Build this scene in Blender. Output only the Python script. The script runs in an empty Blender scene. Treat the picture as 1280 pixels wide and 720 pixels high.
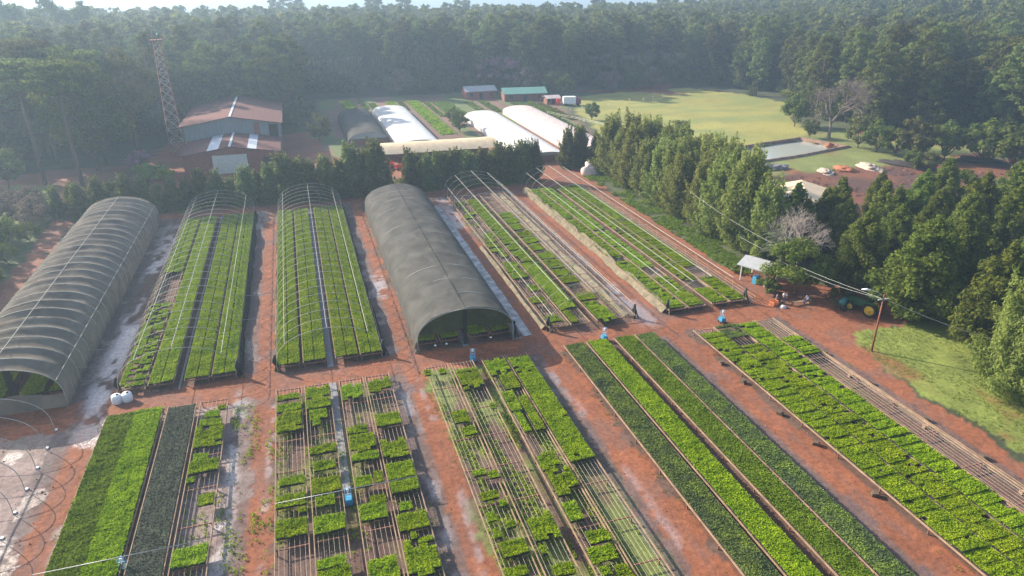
import bpy, math, random
import numpy as np
from mathutils import Vector, Matrix
R = math.radians
S = bpy.context.scene
C = S.collection
rng = np.random.default_rng(7)
random.seed(7)

# ------------------------------------------------------------ camera, sky, sun, exposure
H = 38.0
cam = bpy.data.objects.new('camera', bpy.data.cameras.new('camera'))
C.objects.link(cam)
cam.location = (0, 0, H)
cam.rotation_euler = (R(90 - 24.068), 0, R(-17.245))
cam.data.lens = 23.99
cam.data.sensor_width = 36
cam.data.clip_start = 0.5
cam.data.clip_end = 12000
S.camera = cam

SUN_EL, SUN_AZ = 27.0, -44.0            # azimuth clockwise from +Y
w = bpy.data.worlds.new('World'); S.world = w; w.use_nodes = True
nt = w.node_tree
bg = nt.nodes['Background']
sky = nt.nodes.new('ShaderNodeTexSky'); sky.sky_type = 'NISHITA'; sky.sun_disc = False
sky.sun_elevation = R(SUN_EL); sky.sun_rotation = R(SUN_AZ % 360)
sky.dust_density = 2.5; sky.air_density = 1.0; sky.altitude = 300
nt.links.new(sky.outputs[0], bg.inputs[0]); bg.inputs[1].default_value = 0.125
ld = bpy.data.lights.new('sun', 'SUN'); ld.energy = 5.0; ld.angle = R(0.5); ld.color = (1.0, 0.89, 0.74)
sun = bpy.data.objects.new('sun', ld); C.objects.link(sun)
sun.rotation_euler = Vector((math.sin(R(SUN_AZ)) * math.cos(R(SUN_EL)), math.cos(R(SUN_AZ)) * math.cos(R(SUN_EL)), math.sin(R(SUN_EL)))).to_track_quat('Z', 'Y').to_euler()
S.view_settings.view_transform = 'Standard'; S.view_settings.look = 'None'
S.view_settings.exposure = 1.33; S.view_settings.gamma = 1
S.cycles.max_bounces = 6; S.cycles.diffuse_bounces = 3; S.cycles.glossy_bounces = 2
S.cycles.transmission_bounces = 4; S.cycles.transparent_max_bounces = 10; S.cycles.volume_bounces = 0
S.cycles.use_denoising = True
HAZE_DENSITY = 0.00062

# ------------------------------------------------------------ ground-point lookup (real positions on the site)
_s, _c = math.sin(R(24.068)), math.cos(R(24.068)); _yw = R(-17.245)
def G(px, py, z=0.0):
    u, v = (px - 640) / 853, -(py - 360) / 853
    r = (u, _c + v * _s, -_s + v * _c); t = (z - H) / r[2]
    x, y = r[0] * t, r[1] * t
    return (x * math.cos(_yw) - y * math.sin(_yw), x * math.sin(_yw) + y * math.cos(_yw))

# ------------------------------------------------------------ numpy noise
def _hash(ix, iy, seed):
    n = (ix.astype(np.int64) * 374761393 + iy.astype(np.int64) * 668265263 + seed * 1442695040888963) & 0x7fffffff
    n = ((n ^ (n >> 13)) * 1274126177) & 0x7fffffff
    return ((n ^ (n >> 16)) & 0xffff) / 65535.0
def vnoise(x, y, seed=0):
    x = np.asarray(x, float); y = np.asarray(y, float)
    ix, iy = np.floor(x), np.floor(y); fx, fy = x - ix, y - iy
    fx, fy = fx * fx * (3 - 2 * fx), fy * fy * (3 - 2 * fy)
    a, b = _hash(ix, iy, seed), _hash(ix + 1, iy, seed); c, d = _hash(ix, iy + 1, seed), _hash(ix + 1, iy + 1, seed)
    return (a * (1 - fx) + b * fx) * (1 - fy) + (c * (1 - fx) + d * fx) * fy
def fbm(x, y, seed=0, o=4):
    s = 0; a = .5
    for k in range(o): s = s + a * vnoise(x * 2 ** k, y * 2 ** k, seed + k * 17); a *= .5
    return s / (1 - .5 ** o)
def sm(a, b, x):
    t = np.clip((x - a) / (b - a), 0, 1); return t * t * (3 - 2 * t)
def inpoly(x, y, P):
    r = np.zeros(np.shape(x), bool); n = len(P)
    for i in range(n):
        x1, y1 = P[i]; x2, y2 = P[(i + 1) % n]
        if y1 == y2: continue
        c = ((y1 > y) != (y2 > y)) & (x < (x2 - x1) * (y - y1) / (y2 - y1) + x1); r ^= c
    return r

# ------------------------------------------------------------ terrain
def _terr(x, y):
    x = np.asarray(x, float); y = np.asarray(y, float)
    d = np.hypot(x, y)
    right = 26 * sm(170, 520, x - .15 * (y - 100))
    ang = np.degrees(np.arctan2(x, y))
    valley = -45 * sm(430, 900, y) * (1 - sm(24, 42, ang))
    hills = (30 + 70 * fbm(x / 700, y / 700, 5)) * sm(1500, 2700, d)
    return right * (1 - sm(600, 1200, d)) + valley + hills
def terr(x, y):
    x = np.asarray(x, float); y = np.asarray(y, float)
    gx, gy = np.floor(x / 50) * 50, np.floor(y / 50) * 50; fx, fy = (x - gx) / 50, (y - gy) / 50
    return (_terr(gx, gy) * (1 - fx) + _terr(gx + 50, gy) * fx) * (1 - fy) + (_terr(gx, gy + 50) * (1 - fx) + _terr(gx + 50, gy + 50) * fx) * fy

MEADOW = [G(722, 121), G(800, 112), G(860, 110), G(930, 118), G(988, 130), G(992, 150), G(1012, 166), G(985, 174), G(905, 186), G(845, 184), G(800, 186), G(755, 178), G(745, 160), G(720, 140)]
LOT = [(82, 118), (95, 121.5), (124, 121.5), (152, 119), (170, 116), (168, 108), (140, 106), (128, 98), (104, 94), (84, 90), (76, 95)]
POND = [(97.6, 144.5), (113, 148.5), (127.5, 151.5), (131.5, 139.5), (115, 135), (101.8, 132.5)]
WEDGE = [(58.3, 53.6), (61, 56.5), (66, 56.2), (71, 58), (90, 58), (92, 20), (56.4, 18), (57.6, 33), (57.4, 43)]
YARD = [(-37, 8), (-37, 128), (-38, 131), (-34, 150), (-34, 196), (2, 200), (8, 168), (68, 168), (68, 136), (58.5, 134), (57.2, 80), (60.5, 74), (66, 70.5), (72, 63), (70, 57), (61, 56), (58.2, 53), (56.7, 43), (56.6, 33), (56, 8)]
GARD = [(2, 166), (8, 258), (60, 262), (92, 232), (84, 208), (76, 166)]
LROAD = [(-38.2, 60), (-38.5, 100), (-39.5, 130), (-42, 142), (-41, 155), (-36, 160), (-38, 173), (-52, 174), (-66, 165), (-74, 158), (-76, 152), (-56, 158), (-48.5, 151), (-45, 142), (-42.6, 128), (-41.5, 100), (-41.4, 60)]
FPATH = [(100, 250), (128, 243), (133, 232), (141, 232), (138, 243), (150, 258), (135, 258), (126, 250), (98, 256)]
SIDEP = [(150, 122), (175, 118), (200, 100), (204, 104), (178, 123), (150, 126)]
BAYX = [-36.0, -20.4, -5.2, 9.9, 25.7, 41.6]; BW = 11.0
FRONT_Y = (14.0, 62.8); BACK_Y = (67.4, 127.5)

def col(*c): return np.array(c)[None, :]
def ground_color(x, y):
    n1, n2, n3 = fbm(x / 9, y / 9, 1), fbm(x / 2.3, y / 2.3, 2), fbm(x / 30, y / 30, 3)
    n4 = fbm(x / .8, y / .8, 9, 3)
    jx, jy = x + (n2 - .5) * 2.4, y + (fbm(x / 2.1, y / 2.1, 11) - .5) * 2.4
    def mix(c, m, k): m = np.clip(m * k, 0, 1)[:, None] if np.ndim(m * k) else m * k; return c * (1 - m) + m
    def lay(c, new, m): m = np.clip(m, 0, 1)[:, None]; return c * (1 - m) + new * m
    c = np.repeat(col(.045, .052, .024), len(x), 0) * (0.6 + .8 * n2)[:, None]
    c = lay(c, col(.085, .105, .03), sm(.5, .75, n1) * .8 * (np.hypot(x, y) < 240))
    wet = np.zeros(len(x))
    soil = col(.235, .083, .040) * (.70 + .38 * n1 + .5 * (n4 - .5))[:, None]
    soil = lay(soil, col(.15, .085, .068) * np.ones((len(x), 1)), sm(.52, .7, n2) * .45)
    m = inpoly(jx, jy, MEADOW); c = lay(c, col(.255, .235, .055) * (.72 + .45 * n1 + .25 * (n2 - .5))[:, None], m)
    c = lay(c, col(.12, .17, .05) * np.ones((len(x), 1)), m * sm(.45, .7, fbm(x / 14, y / 5, 21)) * .55)
    m = inpoly(jx, jy, [(68, 120), (80, 118), (150, 121), (165, 126), (150, 158), (128, 156), (68, 152)]) & ~inpoly(jx, jy, MEADOW)
    c = lay(c, col(.15, .17, .045) * (.6 + .7 * n2)[:, None], m); c = lay(c, soil * .9, m * sm(.55, .68, n1))
    m = inpoly(jx, jy, LOT) | inpoly(jx, jy, SIDEP) | inpoly(jx, jy, FPATH); c = lay(c, soil * .72, m)
    c = lay(c, col(.055, .03, .026) * np.ones((len(x), 1)), inpoly(jx, jy, LOT) * sm(.45, .58, .5 * n1 + .5 * n2) * .8)
    m = inpoly(jx, jy, GARD); gs = col(.14, .085, .06) * (.7 + .6 * n2)[:, None]
    st = np.floor((x + 2000) / 2.6); stv = _hash(st, np.floor(y / 45 + _hash(st, st * 0, 7)), 5)
    gs = lay(gs, col(.09, .14, .035) * np.ones((len(x), 1)), (stv > .6) * .75)
    gs = lay(gs, col(.19, .10, .08) * np.ones((len(x), 1)), (stv < .25) * .7)
    c = lay(c, gs, m)
    c = lay(c, soil, inpoly(jx, jy, YARD))
    c = lay(c, soil * .8 + .02, inpoly(jx, jy, LROAD))
    # verge behind the bays: grass strip beneath the windbreak
    m = (y > 131.5 + n2 * 2) & (y < 141) & (x > -44) & (x < 47); c = lay(c, col(.05, .06, .025) * np.ones((len(x), 1)), m * .6)
    # wheel tracks along the road and the lanes between bays
    if True:
        for i, bx in enumerate(BAYX):
            lane = bx + BW + 2.3
            for off in (-.95, .95):
                wv = (n3 - .5) * .8
                c = lay(c, col(.15, .075, .055) * np.ones((len(x), 1)), np.exp(-((x - lane - off - wv) / .26) ** 2) * (y < 128) * (i < 5) * .8 * sm(.25, .6, n2))
        # bays: dark damp soil with algae under the benches
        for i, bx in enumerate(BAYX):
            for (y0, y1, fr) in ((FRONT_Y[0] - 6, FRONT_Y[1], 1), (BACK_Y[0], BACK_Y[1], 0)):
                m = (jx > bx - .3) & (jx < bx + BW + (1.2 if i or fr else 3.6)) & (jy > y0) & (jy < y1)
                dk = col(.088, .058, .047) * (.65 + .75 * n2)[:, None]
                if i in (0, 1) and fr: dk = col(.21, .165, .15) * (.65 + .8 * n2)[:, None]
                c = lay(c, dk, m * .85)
                g = {1: .5, 2: .6, 3: .85, 4: .15, 5: .3, 0: .15}[i] if fr else .35
                c = lay(c, col(.13, .17, .035) * (.6 + .8 * n4)[:, None], m * sm(.62 - .25 * g, .85 - .3 * g, .5 * n1 + .5 * fbm(x / 1.2, y / 6, 31)) * g)
                # darker strip on the right of each bay, glossy in patches
                d = (x > bx + BW - .1) & (x < bx + BW + 1.5 + n2) & (jy > y0) & (jy < y1)
                c = lay(c, col(.10, .075, .07) * (.7 + .7 * n4)[:, None], d * .7)
                wet = np.maximum(wet, d * sm(.5, .62, n2) * .6)
        # pale puddle patches: sky reflection put into the ground colour, some whitish foam
        def puddle_sheen(cx, hw, y0, y1, amt, th=.45):
            nonlocal c, wet
            m = np.exp(-((x - cx - (n3 - .5) * 2) / hw) ** 4) * sm(y0 - 2, y0 + 1, y) * (1 - sm(y1 - 1, y1 + 2, y)) * sm(th, th + .1, .6 * fbm(x / 1.6, y / 3.4, 41) + .4 * fbm(x / .7, y / 1.1, 43))
            c = lay(c, col(.36, .32, .32) * np.ones((len(x), 1)), m * amt); wet = np.maximum(wet, m)
        puddle_sheen(-22.6, 1.2, 68, 123, .6, .47); puddle_sheen(-22.4, 1.0, 66, 84, .9, .34); puddle_sheen(-21.8, 1.8, 58, 68, .5, .45)
        puddle_sheen(-9.0, .7, 40, 64, .6, .46); puddle_sheen(-6.1, .3, 20, 62, .4, .48); puddle_sheen(7.0, .5, 20, 60, .35, .45); puddle_sheen(8.9, .25, 30, 62, .4, .46)
        puddle_sheen(-8.4, 1.2, 118, 127, .5, .4); puddle_sheen(7.6, .9, 84, 92, .8, .4); puddle_sheen(23.0, .4, 22, 60, .35, .46); puddle_sheen(38.5, 1.5, 66, 78, .45, .4)
        puddle_sheen(-30, 5, 20, 60, .45, .5); puddle_sheen(24.2, 1.0, 108, 126, .7, .35)
        m = inpoly(jx, jy, WEDGE); c = lay(c, col(.155, .185, .036) * (.65 + .7 * n2)[:, None], m); c = lay(c, soil * .9, m * sm(.56, .66, n1) * .7)
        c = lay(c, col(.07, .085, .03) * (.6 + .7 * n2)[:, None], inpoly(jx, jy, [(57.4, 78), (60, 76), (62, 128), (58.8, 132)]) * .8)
        m = inpoly(jx, jy, [(-90, 60), (-41.5, 60), (-41.5, 100), (-42.8, 128), (-45, 142), (-49, 150), (-66, 158), (-90, 150)])
        c = lay(c, col(.07, .09, .032) * (.5 + .9 * n2)[:, None], m)
        c = lay(c, col(.17, .19, .055) * (.7 + .5 * n2)[:, None], inpoly(jx, jy, [(-57, 162), (-49.5, 157), (-49.5, 146), (-62, 144), (-78, 150)]))
        c = lay(c, col(.14, .15, .045) * (.7 + .5 * n2)[:, None], m & inpoly(jx, jy, [(-47, 122), (-51, 120), (-56, 146), (-49.6, 146)]))
    return np.clip(c, .008, .6), np.clip(wet, 0, 1)

def region(x, y):
    r = np.zeros(len(x), int)
    r[inpoly(x, y, MEADOW)] = 1
    r[inpoly(x, y, LOT)] = 2
    r[inpoly(x, y, GARD)] = 3
    r[inpoly(x, y, YARD)] = 4
    r[(y < 140) & (x > 53.6) & (x < 73) & inpoly(x, y, YARD)] = 5
    r[inpoly(x, y, LROAD) | inpoly(x, y, FPATH) | inpoly(x, y, SIDEP)] = 6
    r[inpoly(x, y, WEDGE)] = 7
    r[inpoly(x, y, POND)] = 9
    return r

# ------------------------------------------------------------ materials
def new_mat(name):
    m = bpy.data.materials.new(name); m.use_nodes = True
    return m, m.node_tree, m.node_tree.nodes['Principled BSDF']
def MAT(name, c, rough=.7, metal=0, var=.25, scale=3.0, bump=0.0, spec=.3, c2=None, lo=.45, hi=.65, stretch=None):
    m, t, b = new_mat(name); N, L = t.nodes, t.links
    tc = N.new('ShaderNodeTexCoord'); mp = N.new('ShaderNodeMapping'); L.new(tc.outputs['Object'], mp.inputs[0])
    if stretch: mp.inputs['Scale'].default_value = stretch
    n = N.new('ShaderNodeTexNoise'); n.inputs['Scale'].default_value = scale; n.inputs['Detail'].default_value = 6; L.new(mp.outputs[0], n.inputs[0])
    r = N.new('ShaderNodeValToRGB'); L.new(n.outputs[0], r.inputs[0])
    a = tuple(v * (1 - var) for v in c); d = c2 if c2 else tuple(min(1, v * (1 + var)) for v in c)
    r.color_ramp.elements[0].position = lo - .15; r.color_ramp.elements[1].position = hi + .1
    r.color_ramp.elements[0].color = (*a, 1); r.color_ramp.elements[1].color = (*d, 1)
    L.new(r.outputs[0], b.inputs['Base Color'])
    b.inputs['Roughness'].default_value = rough; b.inputs['Metallic'].default_value = metal; b.inputs['Specular IOR Level'].default_value = spec
    if bump:
        bp = N.new('ShaderNodeBump'); bp.inputs['Strength'].default_value = bump; bp.inputs['Distance'].default_value = .05
        L.new(n.outputs[0], bp.inputs['Height']); L.new(bp.outputs[0], b.inputs['Normal'])
    return m
def LEAF(name, c, c2, trans=.35, rand_obj=.35):
    """foliage: tint differs leaf by leaf and plant by plant"""
    m = bpy.data.materials.new(name); m.use_nodes = True; t = m.node_tree; N, L = t.nodes, t.links; N.clear()
    out = N.new('ShaderNodeOutputMaterial'); geo = N.new('ShaderNodeNewGeometry'); oi = N.new('ShaderNodeObjectInfo')
    tc = N.new('ShaderNodeTexCoord'); n = N.new('ShaderNodeTexNoise'); n.inputs['Scale'].default_value = .9; n.inputs['Detail'].default_value = 3
    L.new(tc.outputs['Object'], n.inputs[0])
    mx = N.new('ShaderNodeMath'); mx.operation = 'MULTIPLY_ADD'; L.new(geo.outputs['Random Per Island'], mx.inputs[0]); mx.inputs[1].default_value = .55
    nm = N.new('ShaderNodeMath'); nm.operation = 'MULTIPLY_ADD'; L.new(n.outputs[0], nm.inputs[0]); nm.inputs[1].default_value = 1.5; nm.inputs[2].default_value = -.52
    L.new(nm.outputs[0], mx.inputs[2])
    mc = N.new('ShaderNodeMix'); mc.data_type = 'RGBA'; mc.inputs[6].default_value = (*c, 1); mc.inputs[7].default_value = (*c2, 1)
    L.new(mx.outputs[0], mc.inputs[0])
    hs = N.new('ShaderNodeHueSaturation'); L.new(mc.outputs[2], hs.inputs['Color'])
    v = N.new('ShaderNodeMath'); v.operation = 'MULTIPLY_ADD'; L.new(oi.outputs['Random'], v.inputs[0]); v.inputs[1].default_value = rand_obj * 1.6; v.inputs[2].default_value = 1 - rand_obj * .8
    L.new(v.outputs[0], hs.inputs['Value'])
    h = N.new('ShaderNodeMath'); h.operation = 'MULTIPLY_ADD'; L.new(oi.outputs['Random'], h.inputs[0]); h.inputs[1].default_value = .05 * rand_obj / .35; h.inputs[2].default_value = .5 - .028 * rand_obj / .35
    L.new(h.outputs[0], hs.inputs['Hue'])
    d = N.new('ShaderNodeBsdfDiffuse'); tr = N.new('ShaderNodeBsdfTranslucent'); L.new(hs.outputs[0], d.inputs[0]); L.new(hs.outputs[0], tr.inputs[0])
    ms = N.new('ShaderNodeMixShader'); ms.inputs[0].default_value = trans; L.new(d.outputs[0], ms.inputs[1]); L.new(tr.outputs[0], ms.inputs[2]); L.new(ms.outputs[0], out.inputs[0])
    return m
def NET(name, c, trans=.4, holes=.12, scale=1.0, var=.2, wr=6.0, bump=.3):
    m = bpy.data.materials.new(name); m.use_nodes = True; t = m.node_tree; N, L = t.nodes, t.links; N.clear()
    out = N.new('ShaderNodeOutputMaterial'); tc = N.new('ShaderNodeTexCoord')
    n = N.new('ShaderNodeTexNoise'); n.inputs['Scale'].default_value = .35 * scale; n.inputs['Detail'].default_value = 7; n.inputs['Distortion'].default_value = .8; L.new(tc.outputs['Object'], n.inputs[0])
    r = N.new('ShaderNodeValToRGB'); L.new(n.outputs[0], r.inputs[0]); r.color_ramp.elements[0].position = .32; r.color_ramp.elements[1].position = .68
    r.color_ramp.elements[0].color = (*[v * (1 - var) for v in c], 1); r.color_ramp.elements[1].color = (*[v * (1 + var) for v in c], 1)
    mp = N.new('ShaderNodeMapping'); mp.inputs['Scale'].default_value = (wr, .4, wr); mp.inputs['Rotation'].default_value = (0, 0, .5); L.new(tc.outputs['Object'], mp.inputs[0])
    n2 = N.new('ShaderNodeTexNoise'); n2.inputs['Scale'].default_value = .5; n2.inputs['Detail'].default_value = 3; L.new(mp.outputs[0], n2.inputs[0])
    bp = N.new('ShaderNodeBump'); bp.inputs['Strength'].default_value = bump; bp.inputs['Distance'].default_value = .25; L.new(n2.outputs[0], bp.inputs['Height'])
    d = N.new('ShaderNodeBsdfDiffuse'); tl = N.new('ShaderNodeBsdfTranslucent'); tp = N.new('ShaderNodeBsdfTransparent')
    for q in (d, tl): L.new(r.outputs[0], q.inputs[0]); L.new(bp.outputs[0], q.inputs['Normal'])
    m1 = N.new('ShaderNodeMixShader'); m1.inputs[0].default_value = trans; L.new(d.outputs[0], m1.inputs[1]); L.new(tl.outputs[0], m1.inputs[2])
    m2 = N.new('ShaderNodeMixShader'); m2.inputs[0].default_value = holes; L.new(m1.outputs[0], m2.inputs[1]); L.new(tp.outputs[0], m2.inputs[2]); L.new(m2.outputs[0], out.inputs[0])
    return m

def ground_mat():
    m, t, b = new_mat('earth'); N, L = t.nodes, t.links
    at = N.new('ShaderNodeAttribute'); at.attribute_name = 'tint'; wt = N.new('ShaderNodeAttribute'); wt.attribute_name = 'wet'
    g = N.new('ShaderNodeNewGeometry')
    n = N.new('ShaderNodeTexNoise'); n.inputs['Scale'].default_value = 2.2; n.inputs['Detail'].default_value = 10; n.inputs['Roughness'].default_value = .75; L.new(g.outputs['Position'], n.inputs[0])
    r = N.new('ShaderNodeMapRange'); L.new(n.outputs[0], r.inputs[0]); r.inputs[1].default_value = .3; r.inputs[2].default_value = .7; r.inputs[3].default_value = .55; r.inputs[4].default_value = 1.45
    mm = N.new('ShaderNodeVectorMath'); mm.operation = 'SCALE'; L.new(at.outputs['Color'], mm.inputs[0]); L.new(r.outputs[0], mm.inputs['Scale']); L.new(mm.outputs[0], b.inputs['Base Color'])
    v = N.new('ShaderNodeMath'); v.operation = 'ADD'; L.new(wt.outputs['Fac'], v.inputs[0]); n3 = N.new('ShaderNodeMath'); n3.operation = 'MULTIPLY_ADD'; L.new(n.outputs[0], n3.inputs[0]); n3.inputs[1].default_value = 1.2; n3.inputs[2].default_value = -.6; L.new(n3.outputs[0], v.inputs[1])
    rr = N.new('ShaderNodeMapRange'); L.new(v.outputs[0], rr.inputs[0]); rr.inputs[1].default_value = .35; rr.inputs[2].default_value = .75; rr.inputs[3].default_value = .95; rr.inputs[4].default_value = .22; L.new(rr.outputs[0], b.inputs['Roughness'])
    b.inputs['Specular IOR Level'].default_value = .35
    bp = N.new('ShaderNodeBump'); bp.inputs['Strength'].default_value = .55; bp.inputs['Distance'].default_value = .12; L.new(n.outputs[0], bp.inputs['Height']); L.new(bp.outputs[0], b.inputs['Normal'])
    return m

M = dict(
    earth=ground_mat(),
    galv=MAT('galvanised_steel', (.30, .30, .29), .45, .4, .2, 8),
    hoop=MAT('hoop_steel', (.37, .36, .31), .7, 0, .25, 6),
    wire=MAT('bench_wire', (.36, .31, .26), .6, 0, .2, 5),
    wood=MAT('weathered_board', (.25, .17, .11), .8, 0, .35, 1.2, .2),
    darkwood=MAT('red_board', (.20, .09, .06), .8, 0, .35, 4, .2),
    tray=MAT('tray_plastic', (.02, .02, .019), .6, 0, .3, 8),
    conc=MAT('walkway_concrete', (.20, .20, .205), .75, 0, .2, 2, .2),
    sheen=MAT('puddle_sky_sheen', (.16, .145, .145), .4, 0, .5, .9, .1, .5, c2=(.34, .33, .34), lo=.5, hi=.6),  # pale tone is sky reflected in puddles, put into the colour
    blackp=MAT('black_cloth', (.018, .018, .018), .7, 0, .3, 5, .4),
    blue=MAT('blue_paint', (.05, .26, .42), .45, 0, .2, 6),
    bluel=MAT('pale_blue_metal', (.28, .45, .60), .45, 0, .15, 6),
    teal=MAT('teal_paint', (.04, .15, .14), .5, 0, .25, 6),
    white=MAT('white_plastic', (.75, .75, .72), .5, 0, .1, 4),
    netL=NET('beige_shade_net', (.225, .198, .165), .35, .10, 1.2, .2, 4, .3),
    netT=NET('grey_shade_net', (.135, .13, .12), .3, .1, 1.3, .2, 1.6, .4),
    curtain=NET('green_dark_net', (.06, .068, .035), .45, .04, 2, .3, 3, .2),
    netroll=NET('bunched_beige_net', (.25, .215, .15), .3, 0, 3, .3, 8, .8),
    netdark=NET('bunched_black_net', (.045, .045, .042), .3, 0, 3, .4, 8, .8),
    film=NET('white_greenhouse_film', (.74, .73, .71), .3, 0, 2.6, .13, 1, .15),
    filmp=NET('pinkish_white_film', (.70, .60, .56), .3, 0, 2.6, .14, 1, .15),
    beigeroof=MAT('beige_sheet_roof', (.58, .45, .29), .7, 0, .12, .8, .1),
    redroof=MAT('rusty_red_roof', (.125, .047, .04), .9, 0, .22, 1.1, .1, stretch=(3, .4, 1)),
    redwall=MAT('red_wall', (.26, .085, .06), .8, 0, .2, 2),
    greywall=MAT('grey_sheet_wall', (.22, .225, .225), .6, 0, .2, 1.2, .1, stretch=(4, 4, .4)),
    palewall=MAT('pale_wall', (.60, .56, .48), .7, 0, .1, 2),
    rooflight=MAT('clear_roof_sheet', (.5, .53, .56), .4, 0, .1, 2),
    greenroof=MAT('green_roof', (.16, .32, .26), .5, 0, .12, 2),
    greyroof=MAT('pale_grey_roof', (.30, .31, .32), .7, 0, .12, 2),
    dark=MAT('dark_interior', (.02, .018, .016), .9, 0, .3, 3),
    red=MAT('red_paint', (.55, .03, .02), .5, 0, .2, 4),
    rust=MAT('rusted_pole', (.22, .075, .045), .7, .1, .3, 4),
    tyre=MAT('tyre_rubber', (.015, .015, .015), .85, 0, .3, 6),
    tgreen=MAT('green_paint', (.012, .055, .018), .4, 0, .2, 5),
    yellow=MAT('yellow_paint', (.42, .26, .02), .4, 0, .12, 5),
    bark=MAT('bark', (.11, .075, .052), .9, 0, .35, 3, .5, stretch=(3, 3, .6)),
    palebark=MAT('pale_dead_wood', (.40, .33, .28), .85, 0, .25, 3, .3),
    greybark=MAT('grey_brown_bark', (.20, .155, .13), .9, 0, .25, 3, .3),
    glass=MAT('dark_glass', (.02, .025, .03), .15, 0, .1, 3, 0, .6),
    skin=MAT('skin', (.30, .16, .10), .6, 0, .1, 5), cwhite=MAT('white_cloth', (.7, .7, .7), .9, 0, .1, 8), cblue=MAT('blue_cloth', (.06, .08, .16), .9, 0, .2, 8), chair_dark=MAT('black_hair', (.012, .01, .01), .8, 0, .2, 9),
    seed=LEAF('seedling_leaf', (.14, .225, .010), (.30, .39, .018), .35, .15),
    seedlime=LEAF('young_seedling_leaf', (.17, .27, .015), (.32, .42, .03), .35, .15),
    seedolive=LEAF('olive_seedling_leaf', (.09, .14, .014), (.19, .26, .025), .35, .12),
    seeddark=LEAF('blue_green_seedling_leaf', (.07, .10, .055), (.19, .26, .045), .3, .12),
    seedgrey=LEAF('grey_seedling_leaf', (.07, .078, .066), (.12, .135, .09), .25, .1),
    pine=LEAF('pine_needles', (.062, .082, .024), (.165, .18, .05), .48, .6),
    pineR=LEAF('young_pine_needles', (.065, .105, .022), (.19, .235, .042), .5, .35),
    cas=LEAF('casuarina_sprays', (.13, .165, .04), (.29, .32, .085), .55, .3),
    casdark=LEAF('dark_casuarina_sprays', (.085, .11, .036), (.20, .23, .065), .52, .35),
    broad=LEAF('broad_leaves', (.055, .085, .022), (.15, .175, .04), .45, .45),
    olive=LEAF('olive_leaves', (.09, .11, .036), (.18, .18, .065), .4, .3),
    pink=LEAF('pink_blossom', (.30, .14, .20), (.45, .25, .32), .3, .1),
    brownl=LEAF('brown_bare_twigs', (.14, .10, .08), (.22, .17, .13), .2, .2),
    palm=LEAF('palm_leaf', (.07, .09, .05), (.16, .18, .10), .3, .1),
    crop=LEAF('crop_leaf', (.10, .15, .025), (.20, .23, .05), .3, .4),
)

for k_ in ('seeddark', 'seedolive', 'seed', 'seedlime'):
    for q_ in M[k_].node_tree.nodes:
        if q_.type == 'MATH' and abs(q_.inputs[1].default_value - 1.5) < .01: q_.inputs[1].default_value = 2.6; q_.inputs[2].default_value = -1.08
        if q_.type == 'TEX_NOISE': q_.inputs['Scale'].default_value = .55; q_.inputs['Detail'].default_value = 6
# ------------------------------------------------------------ object helpers
def tag(o, label=None, cat=None, group=None, kind=None):
    if label: o['label'] = label
    if cat: o['category'] = cat
    if group: o['group'] = group
    if kind: o['kind'] = kind
    return o
def empty(name, loc=(0, 0, 0), rz=0, label=None, cat=None, group=None):
    o = bpy.data.objects.new(name, None); C.objects.link(o); o.location = loc; o.rotation_euler = (0, 0, rz); o.empty_display_size = .3
    return tag(o, label, cat, group)
def link(name, me, parent=None, loc=(0, 0, 0), rz=0):
    o = bpy.data.objects.new(name, me); C.objects.link(o); o.location = loc; o.rotation_euler = (0, 0, rz)
    if parent: o.parent = parent
    return o
def copy_tree(o, parent=None):
    c = o.copy(); C.objects.link(c); c.parent = parent
    if c.type == 'MESH' or True:
        for ch in list(o.children): copy_tree(ch, c)
    return c
def np_mesh(name, V, F, mats, mi=None, smooth=False):
    """V (n,3), F (m,4) quads"""
    V = np.asarray(V, np.float32); F = np.asarray(F, np.int32)
    me = bpy.data.meshes.new(name); me.vertices.add(len(V)); me.vertices.foreach_set('co', V.ravel())
    k = F.shape[1]
    me.loops.add(F.size); me.loops.foreach_set('vertex_index', F.ravel())
    me.polygons.add(len(F)); me.polygons.foreach_set('loop_start', np.arange(0, F.size, k, dtype=np.int32)); me.polygons.foreach_set('loop_total', np.full(len(F), k, np.int32))
    for m in mats: me.materials.append(m)
    if mi is not None: me.polygons.foreach_set('material_index', np.asarray(mi, np.int32))
    me.polygons.foreach_set('use_smooth', np.full(len(F), smooth))
    me.update(calc_edges=True); me.validate()
    return me
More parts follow.
